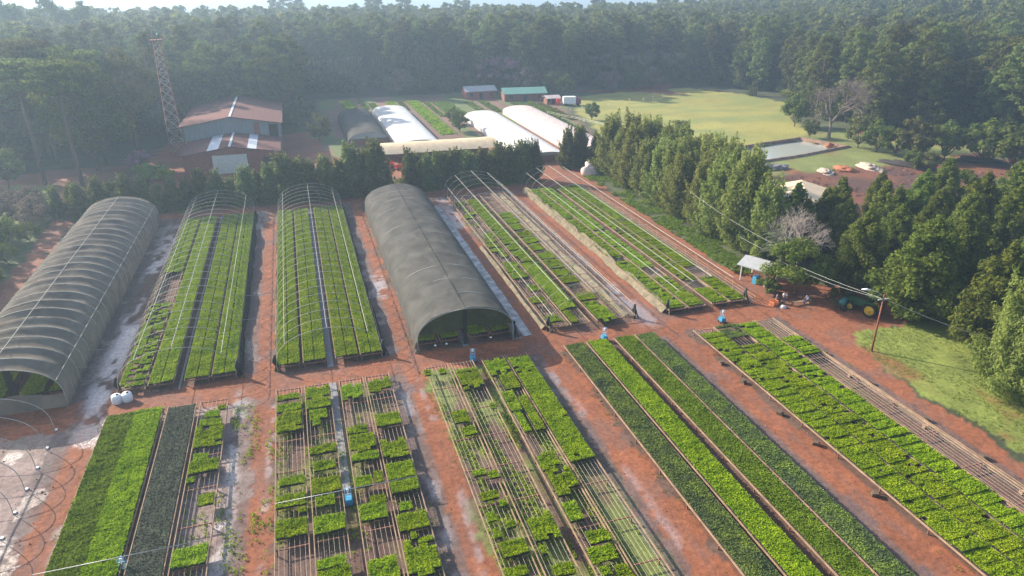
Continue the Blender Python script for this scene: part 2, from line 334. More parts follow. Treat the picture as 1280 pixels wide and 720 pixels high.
class MB:
    def __init__(s): s.v = []; s.f = []; s.m = []; s.sm = []
    def add(s, V, F, m=0, smooth=False):
        o = len(s.v); s.v += [tuple(p) for p in V]; s.f += [tuple(i + o for i in f) for f in F]; s.m += [m] * len(F); s.sm += [smooth] * len(F); return s
    def box(s, x0, x1, y0, y1, z0, z1, m=0):
        V = [(x0, y0, z0), (x1, y0, z0), (x1, y1, z0), (x0, y1, z0), (x0, y0, z1), (x1, y0, z1), (x1, y1, z1), (x0, y1, z1)]
        return s.add(V, [(0, 3, 2, 1), (4, 5, 6, 7), (0, 1, 5, 4), (1, 2, 6, 5), (2, 3, 7, 6), (3, 0, 4, 7)], m)
    def tube(s, pts, r, n=6, m=0, cap=True):
        pts = [Vector(p) for p in pts]; rr = r if isinstance(r, (list, tuple)) else [r] * len(pts)
        V = []; F = []; up = Vector((0, 0, 1)); prev = None
        for i, p in enumerate(pts):
            d = (pts[min(i + 1, len(pts) - 1)] - pts[max(i - 1, 0)]); d = d.normalized() if d.length > 1e-6 else up
            a = prev - d * prev.dot(d) if prev is not None else d.cross(up if abs(d.z) < .9 else Vector((1, 0, 0)))
            a.normalize(); prev = a; b = d.cross(a)
            for k in range(n):
                t = 2 * math.pi * k / n; V.append(p + (a * math.cos(t) + b * math.sin(t)) * rr[i])
        for i in range(len(pts) - 1):
            for k in range(n): F.append((i * n + k, i * n + (k + 1) % n, (i + 1) * n + (k + 1) % n, (i + 1) * n + k))
        if cap: F.append(tuple(range(n))[::-1]); F.append(tuple((len(pts) - 1) * n + k for k in range(n)))
        return s.add(V, F, m, n > 5)
    def grid(s, P, m=0, smooth=True):
        """P list of rows of points"""
        nr, nc = len(P), len(P[0]); V = [p for row in P for p in row]
        return s.add(V, [(i * nc + j, i * nc + j + 1, (i + 1) * nc + j + 1, (i + 1) * nc + j) for i in range(nr - 1) for j in range(nc - 1)], m, smooth)
    def mesh(s, name, mats):
        me = bpy.data.meshes.new(name); me.from_pydata(s.v, [], s.f)
        for m in (mats if isinstance(mats, (list, tuple)) else [mats]): me.materials.append(m)
        me.polygons.foreach_set('material_index', s.m); me.polygons.foreach_set('use_smooth', s.sm); me.update(); return me
    def build(s, name, mats, parent=None, loc=(0, 0, 0), rz=0): return link(name, s.mesh(name, mats), parent, loc, rz)
def lumpy(name, n_u=14, n_v=9, rx=1, ry=1, rz=1, amp=.25, seed=0, mats=None):
    V = []; 
    for j in range(n_v + 1):
        ph = math.pi / 2 * j / n_v
        for i in range(n_u):
            th = 2 * math.pi * i / n_u; k = 1 + amp * (float(fbm(math.cos(th) * 1.7 + 9 * seed, math.sin(th) * 1.7 + j * .7, seed)) - .5) * 2
            V.append((rx * math.cos(th) * math.cos(ph) * k, ry * math.sin(th) * math.cos(ph) * k, rz * math.sin(ph) * k))
    F = [(j * n_u + i, j * n_u + (i + 1) % n_u, (j + 1) * n_u + (i + 1) % n_u, (j + 1) * n_u + i) for j in range(n_v) for i in range(n_u)]
    m = MB(); m.add(V, F, 0, True); return m.mesh(name, mats)
ORD = ['first', 'second', 'third', 'fourth', 'fifth', 'sixth', 'seventh', 'eighth', 'ninth', 'tenth', 'eleventh', 'twelfth', 'thirteenth', 'fourteenth', 'fifteenth', 'sixteenth', 'seventeenth', 'eighteenth', 'nineteenth', 'twentieth']
def ordw(i):
    if i < 20: return ORD[i]
    t, u = divmod(i + 1, 10); tens = {2: 'twenty', 3: 'thirty', 4: 'forty', 5: 'fifty'}[t]
    return tens + '-' + ORD[u - 1] if u else tens[:-1] + 'ieth'

# ------------------------------------------------------------ the ground, one continuous sheet split by what it is
def grid_quads(x0, x1, y0, y1, st, hole=None):
    xs = np.arange(x0, x1 + st * .5, st); ys = np.arange(y0, y1 + st * .5, st); X, Y = np.meshgrid(xs, ys); nx = len(xs)
    i, j = np.meshgrid(np.arange(nx - 1), np.arange(len(ys) - 1)); a = (j * nx + i).ravel()
    F = np.stack([a, a + 1, a + nx + 1, a + nx], 1); V = np.stack([X.ravel(), Y.ravel()], 1)
    if hole is not None:
        c = V[F].mean(1); hx0, hx1, hy0, hy1 = hole; F = F[~((c[:, 0] > hx0) & (c[:, 0] < hx1) & (c[:, 1] > hy0) & (c[:, 1] < hy1))]
    return V, F
parts = [grid_quads(-64, 86, 10, 146, .4), grid_quads(-150, 250, 0, 300, 2, (-64, 86, 10, 146)), grid_quads(-4000, 4500, -1000, 5000, 50, (-150, 250, 0, 300))]
off = 0; Vs = []; Fs = []
for v, f in parts: Vs.append(v); Fs.append(f + off); off += len(v)
V2 = np.concatenate(Vs); F2 = np.concatenate(Fs)
ctr = V2[F2].mean(1); reg = region(ctr[:, 0], ctr[:, 1]); Z = terr(V2[:, 0], V2[:, 1])
near = np.hypot(V2[:, 0], V2[:, 1]) < 330
Z = Z + np.where((V2[:, 0] > -64) & (V2[:, 0] < 86) & (V2[:, 1] > 10) & (V2[:, 1] < 146), (fbm(V2[:, 0] / 1.3, V2[:, 1] / 1.3, 50) - .5) * .07 * (sm(-64, -60, V2[:, 0]) * (1 - sm(82, 86, V2[:, 0])) * sm(10, 14, V2[:, 1]) * (1 - sm(142, 146, V2[:, 1]))), 0)
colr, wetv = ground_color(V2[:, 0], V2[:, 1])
for rid, nm in enumerate(['ground', 'meadow', 'bare_earth_lot', 'garden_field', 'nursery_yard', 'dirt_road', 'path', 'grass_verge']):
    f = F2[reg == rid]
    if not len(f): continue
    u, inv = np.unique(f, return_inverse=True); ff = inv.reshape(f.shape)
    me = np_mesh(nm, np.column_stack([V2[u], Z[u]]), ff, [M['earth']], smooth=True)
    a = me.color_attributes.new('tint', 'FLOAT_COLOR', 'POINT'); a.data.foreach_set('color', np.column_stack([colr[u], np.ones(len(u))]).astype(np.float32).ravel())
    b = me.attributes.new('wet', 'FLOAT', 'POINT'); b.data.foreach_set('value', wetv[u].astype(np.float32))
    tag(link(nm, me), kind='structure')
# pond: sunken basin with water
mw, t, b = new_mat('pond_water'); b.inputs['Base Color'].default_value = (.33, .345, .31, 1); b.inputs['Roughness'].default_value = .12; b.inputs['Specular IOR Level'].default_value = .8  # light base colour carries the pale reflection of the hazy sky
_n = t.nodes.new('ShaderNodeTexNoise'); _n.inputs['Scale'].default_value = 3; _b = t.nodes.new('ShaderNodeBump'); _b.inputs['Strength'].default_value = .08; t.links.new(_n.outputs[0], _b.inputs['Height']); t.links.new(_b.outputs[0], b.inputs['Normal'])
m = MB(); m.add([(*p, -.35) for p in [(90, 146), (128, 158), (138, 140), (98, 128)]], [(3, 2, 1, 0)]); tag(m.build('pond_water', mw), kind='structure')
m = MB()
n = len(POND)
Pc = (sum(p[0] for p in POND) / n, sum(p[1] for p in POND) / n)
for i in range(n):
    a, c = POND[i], POND[(i + 1) % n]
    o = lambda p, k: (Pc[0] + (p[0] - Pc[0]) * k, Pc[1] + (p[1] - Pc[1]) * k)
    for k0, k1, z0, z1 in ((1.12, 1.05, .01, .5), (1.05, 1.0, .5, .5), (1.0, .955, .5, -.6)):
        A, B, D, E = o(a, k0), o(c, k0), o(c, k1), o(a, k1); m.add([(*A, z0), (*B, z0), (*D, z1), (*E, z1)], [(0, 1, 2, 3)])
tag(m.build('pond_bank', MAT('bank_soil', (.22, .14, .10), .9, 0, .4, .6, .5)), kind='structure')

# haze: one closed box of even air round everything
m = MB(); m.box(-3990, 4490, -990, 4990, -60, 132)
hz = m.build('haze', None); hz.data.materials.clear()
hm = bpy.data.materials.new('haze_air'); hm.use_nodes = True; N = hm.node_tree.nodes; N.clear(); o_ = N.new('ShaderNodeOutputMaterial'); pv = N.new('ShaderNodeVolumePrincipled')
pv.inputs['Color'].default_value = (.56, .77, 1.0, 1); pv.inputs['Density'].default_value = HAZE_DENSITY; pv.inputs['Anisotropy'].default_value = .4
hm.node_tree.links.new(pv.outputs[0], o_.inputs['Volume']); hz.data.materials.append(hm); tag(hz, kind='stuff')

# ------------------------------------------------------------ leaves
def quads(P, Nn, size, ratio=1.5, up=None):
    """leaf quads (diamond-like) at points P with normals Nn; up = preferred long direction"""
    n = len(P); Nn = Nn / (np.linalg.norm(Nn, axis=1, keepdims=True) + 1e-9)
    t = rng.normal(size=(n, 3)) * (1 if up is None else .45)
    if up is not None: t = t + up
    t = t - Nn * (t * Nn).sum(1, keepdims=True); t /= np.linalg.norm(t, axis=1, keepdims=True) + 1e-9
    b = np.cross(Nn, t); s = (size * (.6 + .8 * rng.random(n)))[:, None]
    a1 = P + t * s * ratio * .5; a2 = P + b * s * .5 + t * s * .08; a3 = P - t * s * ratio * .5; a4 = P - b * s * .5 + t * s * .08
    V = np.stack([a1, a2, a3, a4], 1).reshape(-1, 3)
    return V, np.arange(n * 4).reshape(-1, 4)
def cloud(cen, rad, n, size, ratio=1.5, outw=.9, upn=.35, up=None):
    """cen (k,3), rad (k,3), n leaves in all"""
    cen = np.asarray(cen, float); rad = np.asarray(rad, float); wgt = rad.prod(1) ** (2 / 3.); wgt /= wgt.sum()
    idx = rng.choice(len(cen), n, p=wgt); d = rng.normal(size=(n, 3)); d /= np.linalg.norm(d, axis=1, keepdims=True)
    r = rng.random(n)[:, None] ** .38
    P = cen[idx] + d * r * rad[idx]; Nn = d * outw + rng.normal(size=(n, 3)) * .38; Nn[:, 2] += upn
    return quads(P, Nn, np.full(n, size), ratio, up)

def limb(m, p0, p1, r0, r1, bend=.15, n=5, seg=3):
    p0, p1 = Vector(p0), Vector(p1); L_ = (p1 - p0).length; pts = []; rs = []
    o = Vector([random.uniform(-1, 1) for _ in range(3)]) * L_ * bend
    for i in range(seg + 1):
        t = i / seg; pts.append(p0.lerp(p1, t) + o * math.sin(math.pi * t)); rs.append(r0 + (r1 - r0) * t)
    m.tube(pts, rs, n, 0, False)

def tall_pine(n=2200, h=26, leaf=.5, seed=0, crown=.5, cr=3.6, mat='pine'):
    random.seed(seed); cen = []; rad = []; tr = MB()
    lean = Vector((random.uniform(-.6, .6), random.uniform(-.6, .6), 0))
    tr.tube([(0, 0, -.5), (lean.x * .3, lean.y * .3, h * .4), (lean.x, lean.y, h * .95)], [.28, .22, .05], 6)
    z = h * (1 - crown)
    while z < h * .97:
        f = (z / h - (1 - crown)) / crown; R_ = cr * (math.sin(math.pi * (.22 + .72 * f)) ** .8) * random.uniform(.75, 1.15)
        k = 2 + int(3 * R_ / cr); a0 = random.uniform(0, 6.3)
        for i in range(k):
            a = a0 + 6.283 * i / k + random.uniform(-.5, .5); q = R_ * random.uniform(.45, .95)
            p = (lean.x * z / h + math.cos(a) * q, lean.y * z / h + math.sin(a) * q, z + random.uniform(-.3, .6))
            cen.append(p); s = random.uniform(.75, 1.45); rad.append((s * 1.15, s * 1.15, s * .62))
            limb(tr, (lean.x * z / h, lean.y * z / h, z - .5), p, .07, .02, .1, 4, 2)
        z += h * .042 * random.uniform(.8, 1.3)
    cen.append((lean.x, lean.y, h * .97)); rad.append((1.2, 1.2, .9))
    V, F = cloud(cen, rad, n, leaf, 1.6)
    return np_mesh('crown', V, F, [M[mat]]), tr.mesh('trunk', [M['bark']])
def broadleaf(n=2500, h=16, cr=6, leaf=.45, seed=0, mat='broad', base=.3, flat=.75, nc=26, bark='bark'):
    random.seed(seed); cen = []; rad = []; tr = MB(); zc = h * (base + (1 - base) / 2); rz = h * (1 - base) / 2
    fork = Vector((random.uniform(-.4, .4), random.uniform(-.4, .4), h * base * 1.1))
    tr.tube([(0, 0, -.5), fork * .5, fork], [h * .022, h * .018, h * .014], 7)
    for i in range(nc):
        a = random.uniform(0, 6.283); u = random.uniform(-.8, 1); q = math.sqrt(max(0, 1 - u * u)) * random.uniform(.55, 1)
        k = random.uniform(.75, 1.02)
        p = (math.cos(a) * q * cr * k, math.sin(a) * q * cr * k, zc + u * rz * .85 * k); s = cr * random.uniform(.22, .36)
        cen.append(p); rad.append((s, s, s * flat)); limb(tr, fork, p, h * .009, h * .003, .12, 5, 3)
    V, F = cloud(cen, rad, n, leaf, 1.4)
    return np_mesh('crown', V, F, [M[mat]]), tr.mesh('trunk', [M[bark]])
def casuarina(n=9000, h=13, cr=3.0, leaf=.22, seed=0, mat='cas', ntip=34):
    """feathery, many upward plumes round a leader"""
    random.seed(seed); cen = []; rad = []; tr = MB(); tr.tube([(0, 0, -.4), (.1, 0, h * .5), (0, 0, h * .96)], [.2, .14, .03], 6)
    for i in range(ntip):
        f = (i + .5) / ntip; z = h * (.0 + .60 * f ** 1.25); a = i * 2.4 + random.uniform(-.4, .4); tilt = (1.05 - .88 * f) * random.uniform(.75, 1.15)
        L_ = h * (.30 + .10 * f) * random.uniform(.75, 1.1); L_ = min(L_, cr * 1.25 / max(.2, math.sin(tilt)), (h * 1.03 - z) / max(.3, math.cos(tilt)))
        d = Vector((math.cos(a) * math.sin(tilt), math.sin(a) * math.sin(tilt), math.cos(tilt))); p = Vector((0, 0, z)); tip = p + d * L_ + Vector((0, 0, L_ * .12 * math.sin(tilt)))
        limb(tr, p, tip, .06, .015, .05, 4, 2)
        for t in (.22, .42, .62, .8, .95, 1.06):
            c = p.lerp(tip, t); s = cr * .215 * math.sin(math.pi * min(.93, .25 + .68 * t)) * random.uniform(.8, 1.25); cen.append(c); rad.append((s, s, s * 1.55))
    for t in range(8): cen.append((0, 0, h * (.5 + .065 * t))); rad.append((.95 - .11 * t, .95 - .11 * t, 1.0))
    V, F = cloud(cen, rad, n, leaf, 2.6, .8, .1, up=np.array([0, 0, 1.0]))
    return np_mesh('crown', V, F, [M[mat]]), tr.mesh('trunk', [M['bark']])
def bushy_pine(n=12000, h=12, cr=4.0, leaf=.28, seed=0, mat='pineR', low=.06):
    random.seed(seed); cen = []; rad = []; tr = MB(); tr.tube([(0, 0, -.4), (.1, .05, h * .5), (0, 0, h * .97)], [.22, .15, .03], 7)
    k = int(h * 5.2)
    for i in range(k):
        f = (i + .5) / k; z = h * (low + (.95 - low) * f); prof = (1 - f) ** .62 * (.72 + .28 * min(1, f * 5)); R_ = cr * prof * random.uniform(.62, 1.1); a = i * 2.4 + random.uniform(-.4, .4)
        p = (math.cos(a) * R_, math.sin(a) * R_, z + R_ * .22); s = .35 + cr * .19 * prof * random.uniform(.75, 1.35); cen.append(p); rad.append((s, s, s * 1.05))
        cen.append((math.cos(a) * R_ * .5, math.sin(a) * R_ * .5, z)); rad.append((s, s, s * .8))
        limb(tr, (0, 0, z - .3), p, .06, .02, .06, 4, 2)
    cen.append((0, 0, h * .96)); rad.append((.4, .4, .7))
    V, F = cloud(cen, rad, n, leaf, 1.7, .9, .25)
    return np_mesh('crown', V, F, [M[mat]]), tr.mesh('trunk', [M['bark']])
def flat_top(n=3000, h=26, cr=5, leaf=.5, seed=0):
    """umbrella-crowned araucaria"""
    random.seed(seed); cen = []; rad = []; tr = MB(); tr.tube([(0, 0, -.5), (0, 0, h * .9)], [.45, .25], 7)
    for lay_, (z, R_) in enumerate(((h * .95, cr * .8), (h * .88, cr), (h * .78, cr * .9))):
        k = 9
        for i in range(k):
            a = 6.283 * i / k + lay_ + random.uniform(-.2, .2); q = R_ * random.uniform(.7, 1)
            p = (math.cos(a) * q, math.sin(a) * q, z + q * .12); limb(tr, (0, 0, z - 1), p, .12, .05, .05, 4, 2); cen.append(p); rad.append((1.6, 1.6, .7))
            cen.append((p[0] * .55, p[1] * .55, z)); rad.append((1.3, 1.3, .6))
    V, F = cloud(cen, rad, n, leaf, 1.6)
    return np_mesh('crown', V, F, [M['pine']]), tr.mesh('trunk', [M['bark']])
def bare_tree(h=11, seed=0, depth=6, mat='palebark', spread=.55, r=.3):
    random.seed(seed); tr = MB(); br = MB()
    def grow(m, p, d, L_, r_, k):
        q = p + d * L_; mid = p.lerp(q, .5) + Vector([random.uniform(-1, 1) for _ in range(3)]) * L_ * .07
        m.tube([p, mid, q], [r_, r_ * .85, r_ * .7], 5 if k > 3 else 3, 0, False)
        if k == 0: return
        for i in range(3 if k > 1 else 2):
            ax = Vector([random.uniform(-1, 1) for _ in range(3)]); nd = (d + ax.normalized() * spread + Vector((0, 0, .12))).normalized()
            grow(br, q, nd, L_ * random.uniform(.68, .86), r_ * .62, k - 1)
    grow(tr, Vector((0, 0, -.3)), Vector((0, .05, 1)).normalized(), h * .25, r, depth)
    return br.mesh('branches', [M[mat]]), tr.mesh('trunk', [M[mat]])
def palm_tree(h=5.5, seed=0):
    random.seed(seed); tr = MB(); tr.tube([(0, 0, -.3), (.1, 0, h * .5), (.15, 0, h)], [.2, .15, .14], 8); P = []; Nn = []; U = []
    for i in range(16):
        a = 6.283 * i / 16 + random.uniform(-.2, .2); L_ = random.uniform(2.6, 3.4); e = random.uniform(.2, 1.1)
        for j in range(34):
            t = j / 33; x = L_ * t * math.cos(e * .6); z = h + L_ * t * math.sin(e) - 2.3 * t * t
            for s in (-1, 1):
                w_ = .38 * math.sin(math.pi * min(1, t * .9 + .1)); q = Vector((x, s * w_, z - .12)); q.rotate(Matrix.Rotation(a, 3, 'Z')); q += Vector((.15, 0, 0)); P.append(q)
                u = Vector((.5, s, -.3)); u.rotate(Matrix.Rotation(a, 3, 'Z')); U.append(u); n_ = Vector((0, s * .4, 1)); n_.rotate(Matrix.Rotation(a, 3, 'Z')); Nn.append(n_)
    P, Nn, U = np.array(P), np.array(Nn), np.array(U)
    V, F = quads(P, Nn, np.full(len(P), .16), 5.5, U * 3)
    return np_mesh('fronds', V, F, [M['palm']]), tr.mesh('trunk', [M['palebark']])
def plant(name, meshes, x, y, label, cat, group=None, s=1.0, rz=None, z=None, names=('crown', 'trunk'), sz=None):
    t = empty(name, (x, y, float(terr(x, y)) if z is None else z), random.uniform(0, 6.28) if rz is None else rz, label, cat, group)
    t.scale = (s, s, sz or s)
    link(names[0], meshes[0], t); link(names[1], meshes[1], t); return t

# ------------------------------------------------------------ nursery beds
def seed_mesh(w_, l_, h=.22, leaf='seed', dens=230, lsize=.095, hv=.25, rowv=.0, rowlen=1.2, gap=0.0, split=False, seed=0, ragged=.0):
    """trays of seedlings w_ x l_ metres, centred, sitting at z=0: black trays with leaves above"""
    rg = np.random.default_rng(seed + 100); nx = max(1, round(w_ / .55)); ny = max(1, round(l_ / .42)); cw, cl = w_ / nx, l_ / ny
    ix, iy = np.meshgrid(np.arange(nx), np.arange(ny)); ix, iy = ix.ravel(), iy.ravel()
    keep = np.ones(len(ix), bool)
    if gap: keep &= rg.random(len(ix)) > gap * (fbm(ix / 2.0 + seed, iy / 3.0, seed + 3) > .5) * 2
    if ragged: keep &= ~(((iy < 1 + (ny > 6)) | (iy >= ny - 1 - (ny > 6))) & (rg.random(len(ix)) < ragged))
    rowf = rg.random(int(l_ / rowlen) + 3)
    hh = h * (1 + hv * 1.3 * (rg.random(len(ix)) - .5) + .9 * (fbm(ix * .45 + seed, iy * .33, seed + 8) - .5)) + rowv * (rowf[(iy * cl / rowlen).astype(int)] - .5)
    hh = np.maximum(hh, .08); hh = hh * (1 - .9 * (rowv > 0) * (np.abs((iy * cl / rowlen) % 1) < .18) * .35)
    if rowv > 0.05: hh = np.where(((iy * cl) % rowlen) < cl, hh * .66, hh)
    ix, iy, hh = ix[keep], iy[keep], hh[keep]
    if not len(ix): ix, iy, hh = np.array([0]), np.array([0]), np.array([h])
    x0 = -w_ / 2 + ix * cw + .012; x1 = -w_ / 2 + (ix + 1) * cw - .012; y0 = -l_ / 2 + iy * cl + .012; y1 = -l_ / 2 + (iy + 1) * cl - .012
    if split:
        k = (ix >= nx / 2); x0 = x0 + np.where(k, .09, -.04); x1 = x1 + np.where(k, .04, -.09)
    zt = hh * .62; z = np.zeros_like(zt)
    B = np.stack([np.stack([a, b_, c_], 1) for a, b_, c_ in ((x0, y0, z), (x1, y0, z), (x1, y1, z), (x0, y1, z), (x0, y0, zt), (x1, y0, zt), (x1, y1, zt), (x0, y1, zt))], 1).reshape(-1, 3)
    base = np.arange(len(ix))[:, None] * 8
    FB = np.concatenate([base + np.array(f)[None] for f in ((4, 5, 6, 7), (0, 1, 5, 4), (1, 2, 6, 5), (2, 3, 7, 6), (3, 0, 4, 7))])
    top = np.zeros(len(FB), int); top[:len(ix)] = 1
    n = int(len(ix) * cw * cl * dens); c = rg.integers(0, len(ix), n)
    px = x0[c] + (x1 - x0)[c] * rg.random(n) * 1.08 - .02; py = y0[c] + (y1 - y0)[c] * rg.random(n); pz = zt[c] + (hh - zt)[c] * rg.random(n) ** .7
    ed = rg.random(n) < .14; sd = rg.integers(0, 4, n)
    px = np.where(ed & (sd == 0), x0[c] - .03, np.where(ed & (sd == 1), x1[c] + .03, px)); py = np.where(ed & (sd == 2), y0[c] - .03, np.where(ed & (sd == 3), y1[c] + .03, py)); pz = np.where(ed, hh[c] * (.35 + .6 * rg.random(n)), pz)
    Nn = rg.normal(size=(n, 3)) * .55; Nn[:, 2] += .8
    V, F = quads(np.stack([px, py, pz], 1), Nn, np.full(n, lsize), 1.6)
    return np_mesh('seedlings', np.concatenate([B, V]), np.concatenate([FB, F + len(B)]), [M['tray'], M[leaf]], np.concatenate([top * 1, np.ones(len(F), int)]))

BENCH_H = .72
def bench_protos(L_):
    d = {}
    m = MB(); m.box(-.035, .035, -L_ / 2, L_ / 2, BENCH_H - .10, BENCH_H + .05); d['rail'] = m.mesh('rail', [M['wood']])
    m = MB(); m.tube([(0, -L_ / 2, BENCH_H - .03), (0, L_ / 2, BENCH_H - .03)], .011, 4); d['wire'] = m.mesh('wire', [M['wire']])
    m = MB(); m.box(-1.05, 1.05, -.04, .04, BENCH_H - .19, BENCH_H - .105)
    m.box(-1.02, -.94, -.04, .04, -.03, BENCH_H - .19); m.box(.94, 1.02, -.04, .04, -.03, BENCH_H - .19); d['trestle'] = m.mesh('trestle', [M['darkwood']])
    return d
_bp = {}
def bench(x0, x1, y0, y1, label, group, nw=6):
    L_ = y1 - y0
    if round(L_, 2) not in _bp: _bp[round(L_, 2)] = bench_protos(L_)
    P = _bp[round(L_, 2)]; w_ = x1 - x0
    t = empty('plant_bench', ((x0 + x1) / 2, (y0 + y1) / 2, 0), 0, label, 'bench', group)
    for s in (-1, 1): link('rail', P['rail'], t, (s * (w_ / 2 + .10), 0, 0))
    for i in range(nw): link('wire', P['wire'], t, (-w_ / 2 + w_ * (i + .5) / nw, 0, 0))
    k = int(L_ / 4.4)
    for i in range(k + 1): o = link('trestle', P['trestle'], t, (0, -L_ / 2 + .1 + (L_ - .2) * i / k, 0)); o.scale.x = (w_ + .1) / 2.1
    return t
def patch(xc, yc, w_, l_, label, group, leaf='seed', h=.22, seed=0, **k):
    me = seed_mesh(w_, l_, h, leaf, seed=seed, **k); o = link('seedling_block', me, None, (xc, yc, BENCH_H - .005))
    return tag(o, label, 'seedlings', group)
OFF = [(0.0, 2.2), (2.75, 4.95), (6.15, 8.35), (8.8, 11.0)]
BN = ['leftmost', 'second', 'third', 'rightmost']
BAYF = ['', 'wide green bed bay', 'front walkway bay', 'patchy front bay before the dark tunnel', 'full front bay', 'front roadside bay']
BAYB = ['pale shade tunnel', 'hooped bay beside the pale tunnel', 'hooped bay left of the dark tunnel', 'dark shade tunnel', 'sparse hooped bay right of the dark tunnel', 'hooped roadside bay']
for i in (1, 2, 4, 5):
    for j, (a, b_) in enumerate(OFF):
        bench(BAYX[i] + a, BAYX[i] + b_, BACK_Y[0], BACK_Y[1] - 3, f'{BN[j]} wire bench under the {BAYB[i]}', 'wire benches of the back bays')
for j, (a, b_) in enumerate(OFF):
    bench(BAYX[3] + a, BAYX[3] + b_, BACK_Y[0] + .6, 119, f'{BN[j]} wire bench inside the dark shade tunnel', 'wire benches of the back bays')
for i in (2, 3, 4):
    for j, (a, b_) in enumerate(OFF):
        bench(BAYX[i] + a, BAYX[i] + b_, FRONT_Y[0], FRONT_Y[1], f'{BN[j]} wire bench in the {BAYF[i]}', 'wire benches of the front bays')
F1B = [(0, 4.75, 'double width'), (5.3, 7.65, 'grey planted'), (8.2, 10.5, 'half empty')]
for a, b_, q in F1B: bench(BAYX[1] + a, BAYX[1] + b_, FRONT_Y[0], FRONT_Y[1], f'{q} wire bench in the {BAYF[1]}', 'wire benches of the front bays', 6 if b_ - a < 4 else 10)
F5B = [(0, 2.5, 'outer left'), (2.75, 5.2, 'middle'), (5.5, 7.9, 'right planted'), (8.4, 10.8, 'almost empty roadside')]
for a, b_, q in F5B: bench(BAYX[5] + a, BAYX[5] + b_, FRONT_Y[0], FRONT_Y[1] - 1, f'{q} wire bench in the {BAYF[5]}', 'wire benches of the front bays')

sd = 1
def full(i, a, b_, y0, y1, leaf, label, group, **k):
    global sd; sd += 1
    o = patch(BAYX[i] + (a + b_) / 2, (y0 + y1) / 2, b_ - a, y1 - y0, label, group, leaf, seed=sd, **k); o.name = 'seedling_bed'
GB = 'long seedling beds of the back bays'; GF = 'long seedling beds of the front bays'
for j, (a, b_) in enumerate(OFF):
    if j == 0:
        full(1, a, b_, 67.6, 88, 'seedlime', 'near green bed on the leftmost bench of the hooped bay beside the pale tunnel', GB, split=True, hv=.3, gap=.25)
        full(1, a, b_, 99, 124, 'seed', 'far green bed on the leftmost bench of the hooped bay beside the pale tunnel', GB, split=True, hv=.3)
    else: full(1, a, b_, 67.6, 124.2, ['seed', 'seedlime', 'seed', 'seed'][j], f'full green bed on the {BN[j]} bench, {BAYB[1]}', GB, split=True, hv=.3)
    full(2, a, b_, 67.6, 124.2, 'seed', f'full green bed on the {BN[j]} bench, {BAYB[2]}', GB, split=True, hv=.3)
    full(3, a + .1, b_ - .1, 68.4, 116, 'seed', f'green bed on the {BN[j]} bench inside the dark tunnel', GB, dens=60, lsize=.16)
    full(4, a, b_, FRONT_Y[0], FRONT_Y[1] - .2, ['seeddark', 'seed', 'seedolive', 'seeddark'][j], f'{["blue-green", "bright green", "mottled green", "dull green"][j]} bed, {BN[j]} bench of the full front bay', GF, hv=.25, h=.26 if j == 1 else .2)
# back roadside bay: rows with gaps
for j, (a, b_) in enumerate(OFF):
    y = 67.8; q = 0; cuts = [[(67.8, 84), (85.4, 104), (105, 124)], [(67.8, 77), (81, 97), (98, 124)], [(67.8, 72), (75, 95.5), (96.4, 124)], [(67.8, 75.2), (79.5, 101), (102, 124)]][j]
    for q, (y0, y1) in enumerate(cuts): full(5, a, b_, y0, y1, ['seed', 'seedlime', 'seed', 'seed'][j], f'{["near", "middle", "far"][q]} green bed on the {BN[j]} bench, back roadside bay', GB, rowv=.10, rowlen=1.3, hv=.2, gap=.06)
# front roadside bay
full(5, 0, 2.5, 18, 60.5, 'seed', 'outer left row of green seedling blocks in the front roadside bay', GF, rowv=.16, rowlen=1.4, hv=.25, gap=.04, h=.26)
full(5, 2.75, 5.2, 18, 56.5, 'seed', 'middle row of green seedling blocks in the front roadside bay', GF, rowv=.16, rowlen=1.5, hv=.25, gap=.07, h=.26)
full(5, 5.5, 7.9, 18, 61.5, 'seed', 'right row of green seedling blocks in the front roadside bay', GF, rowv=.16, rowlen=1.3, hv=.25, gap=.04, h=.26)
full(5, 8.4, 10.6, 53.0, 57.0, 'seed', 'small isolated green seedling block on the roadside bench', GF, rowv=.1, h=.26)
full(5, 2.75, 5.2, 58.6, 61.6, 'seeddark', 'short dark green seedling block at the far end, front roadside bay', GF, gap=.3)
# wide bay left
full(1, 0, 2.35, FRONT_Y[0], 62.5, 'seedolive', 'olive green half of the wide bed, left side', GF, hv=.4, h=.24)
full(1, 2.38, 4.75, FRONT_Y[0], 62.6, 'seed', 'bright green half of the wide bed, right side', GF, hv=.3, h=.26)
full(1, 5.3, 7.65, FRONT_Y[0], 62.4, 'seedgrey', 'dark grey-green tray bed between the green beds', GF, hv=.12, h=.15, lsize=.075, dens=170)

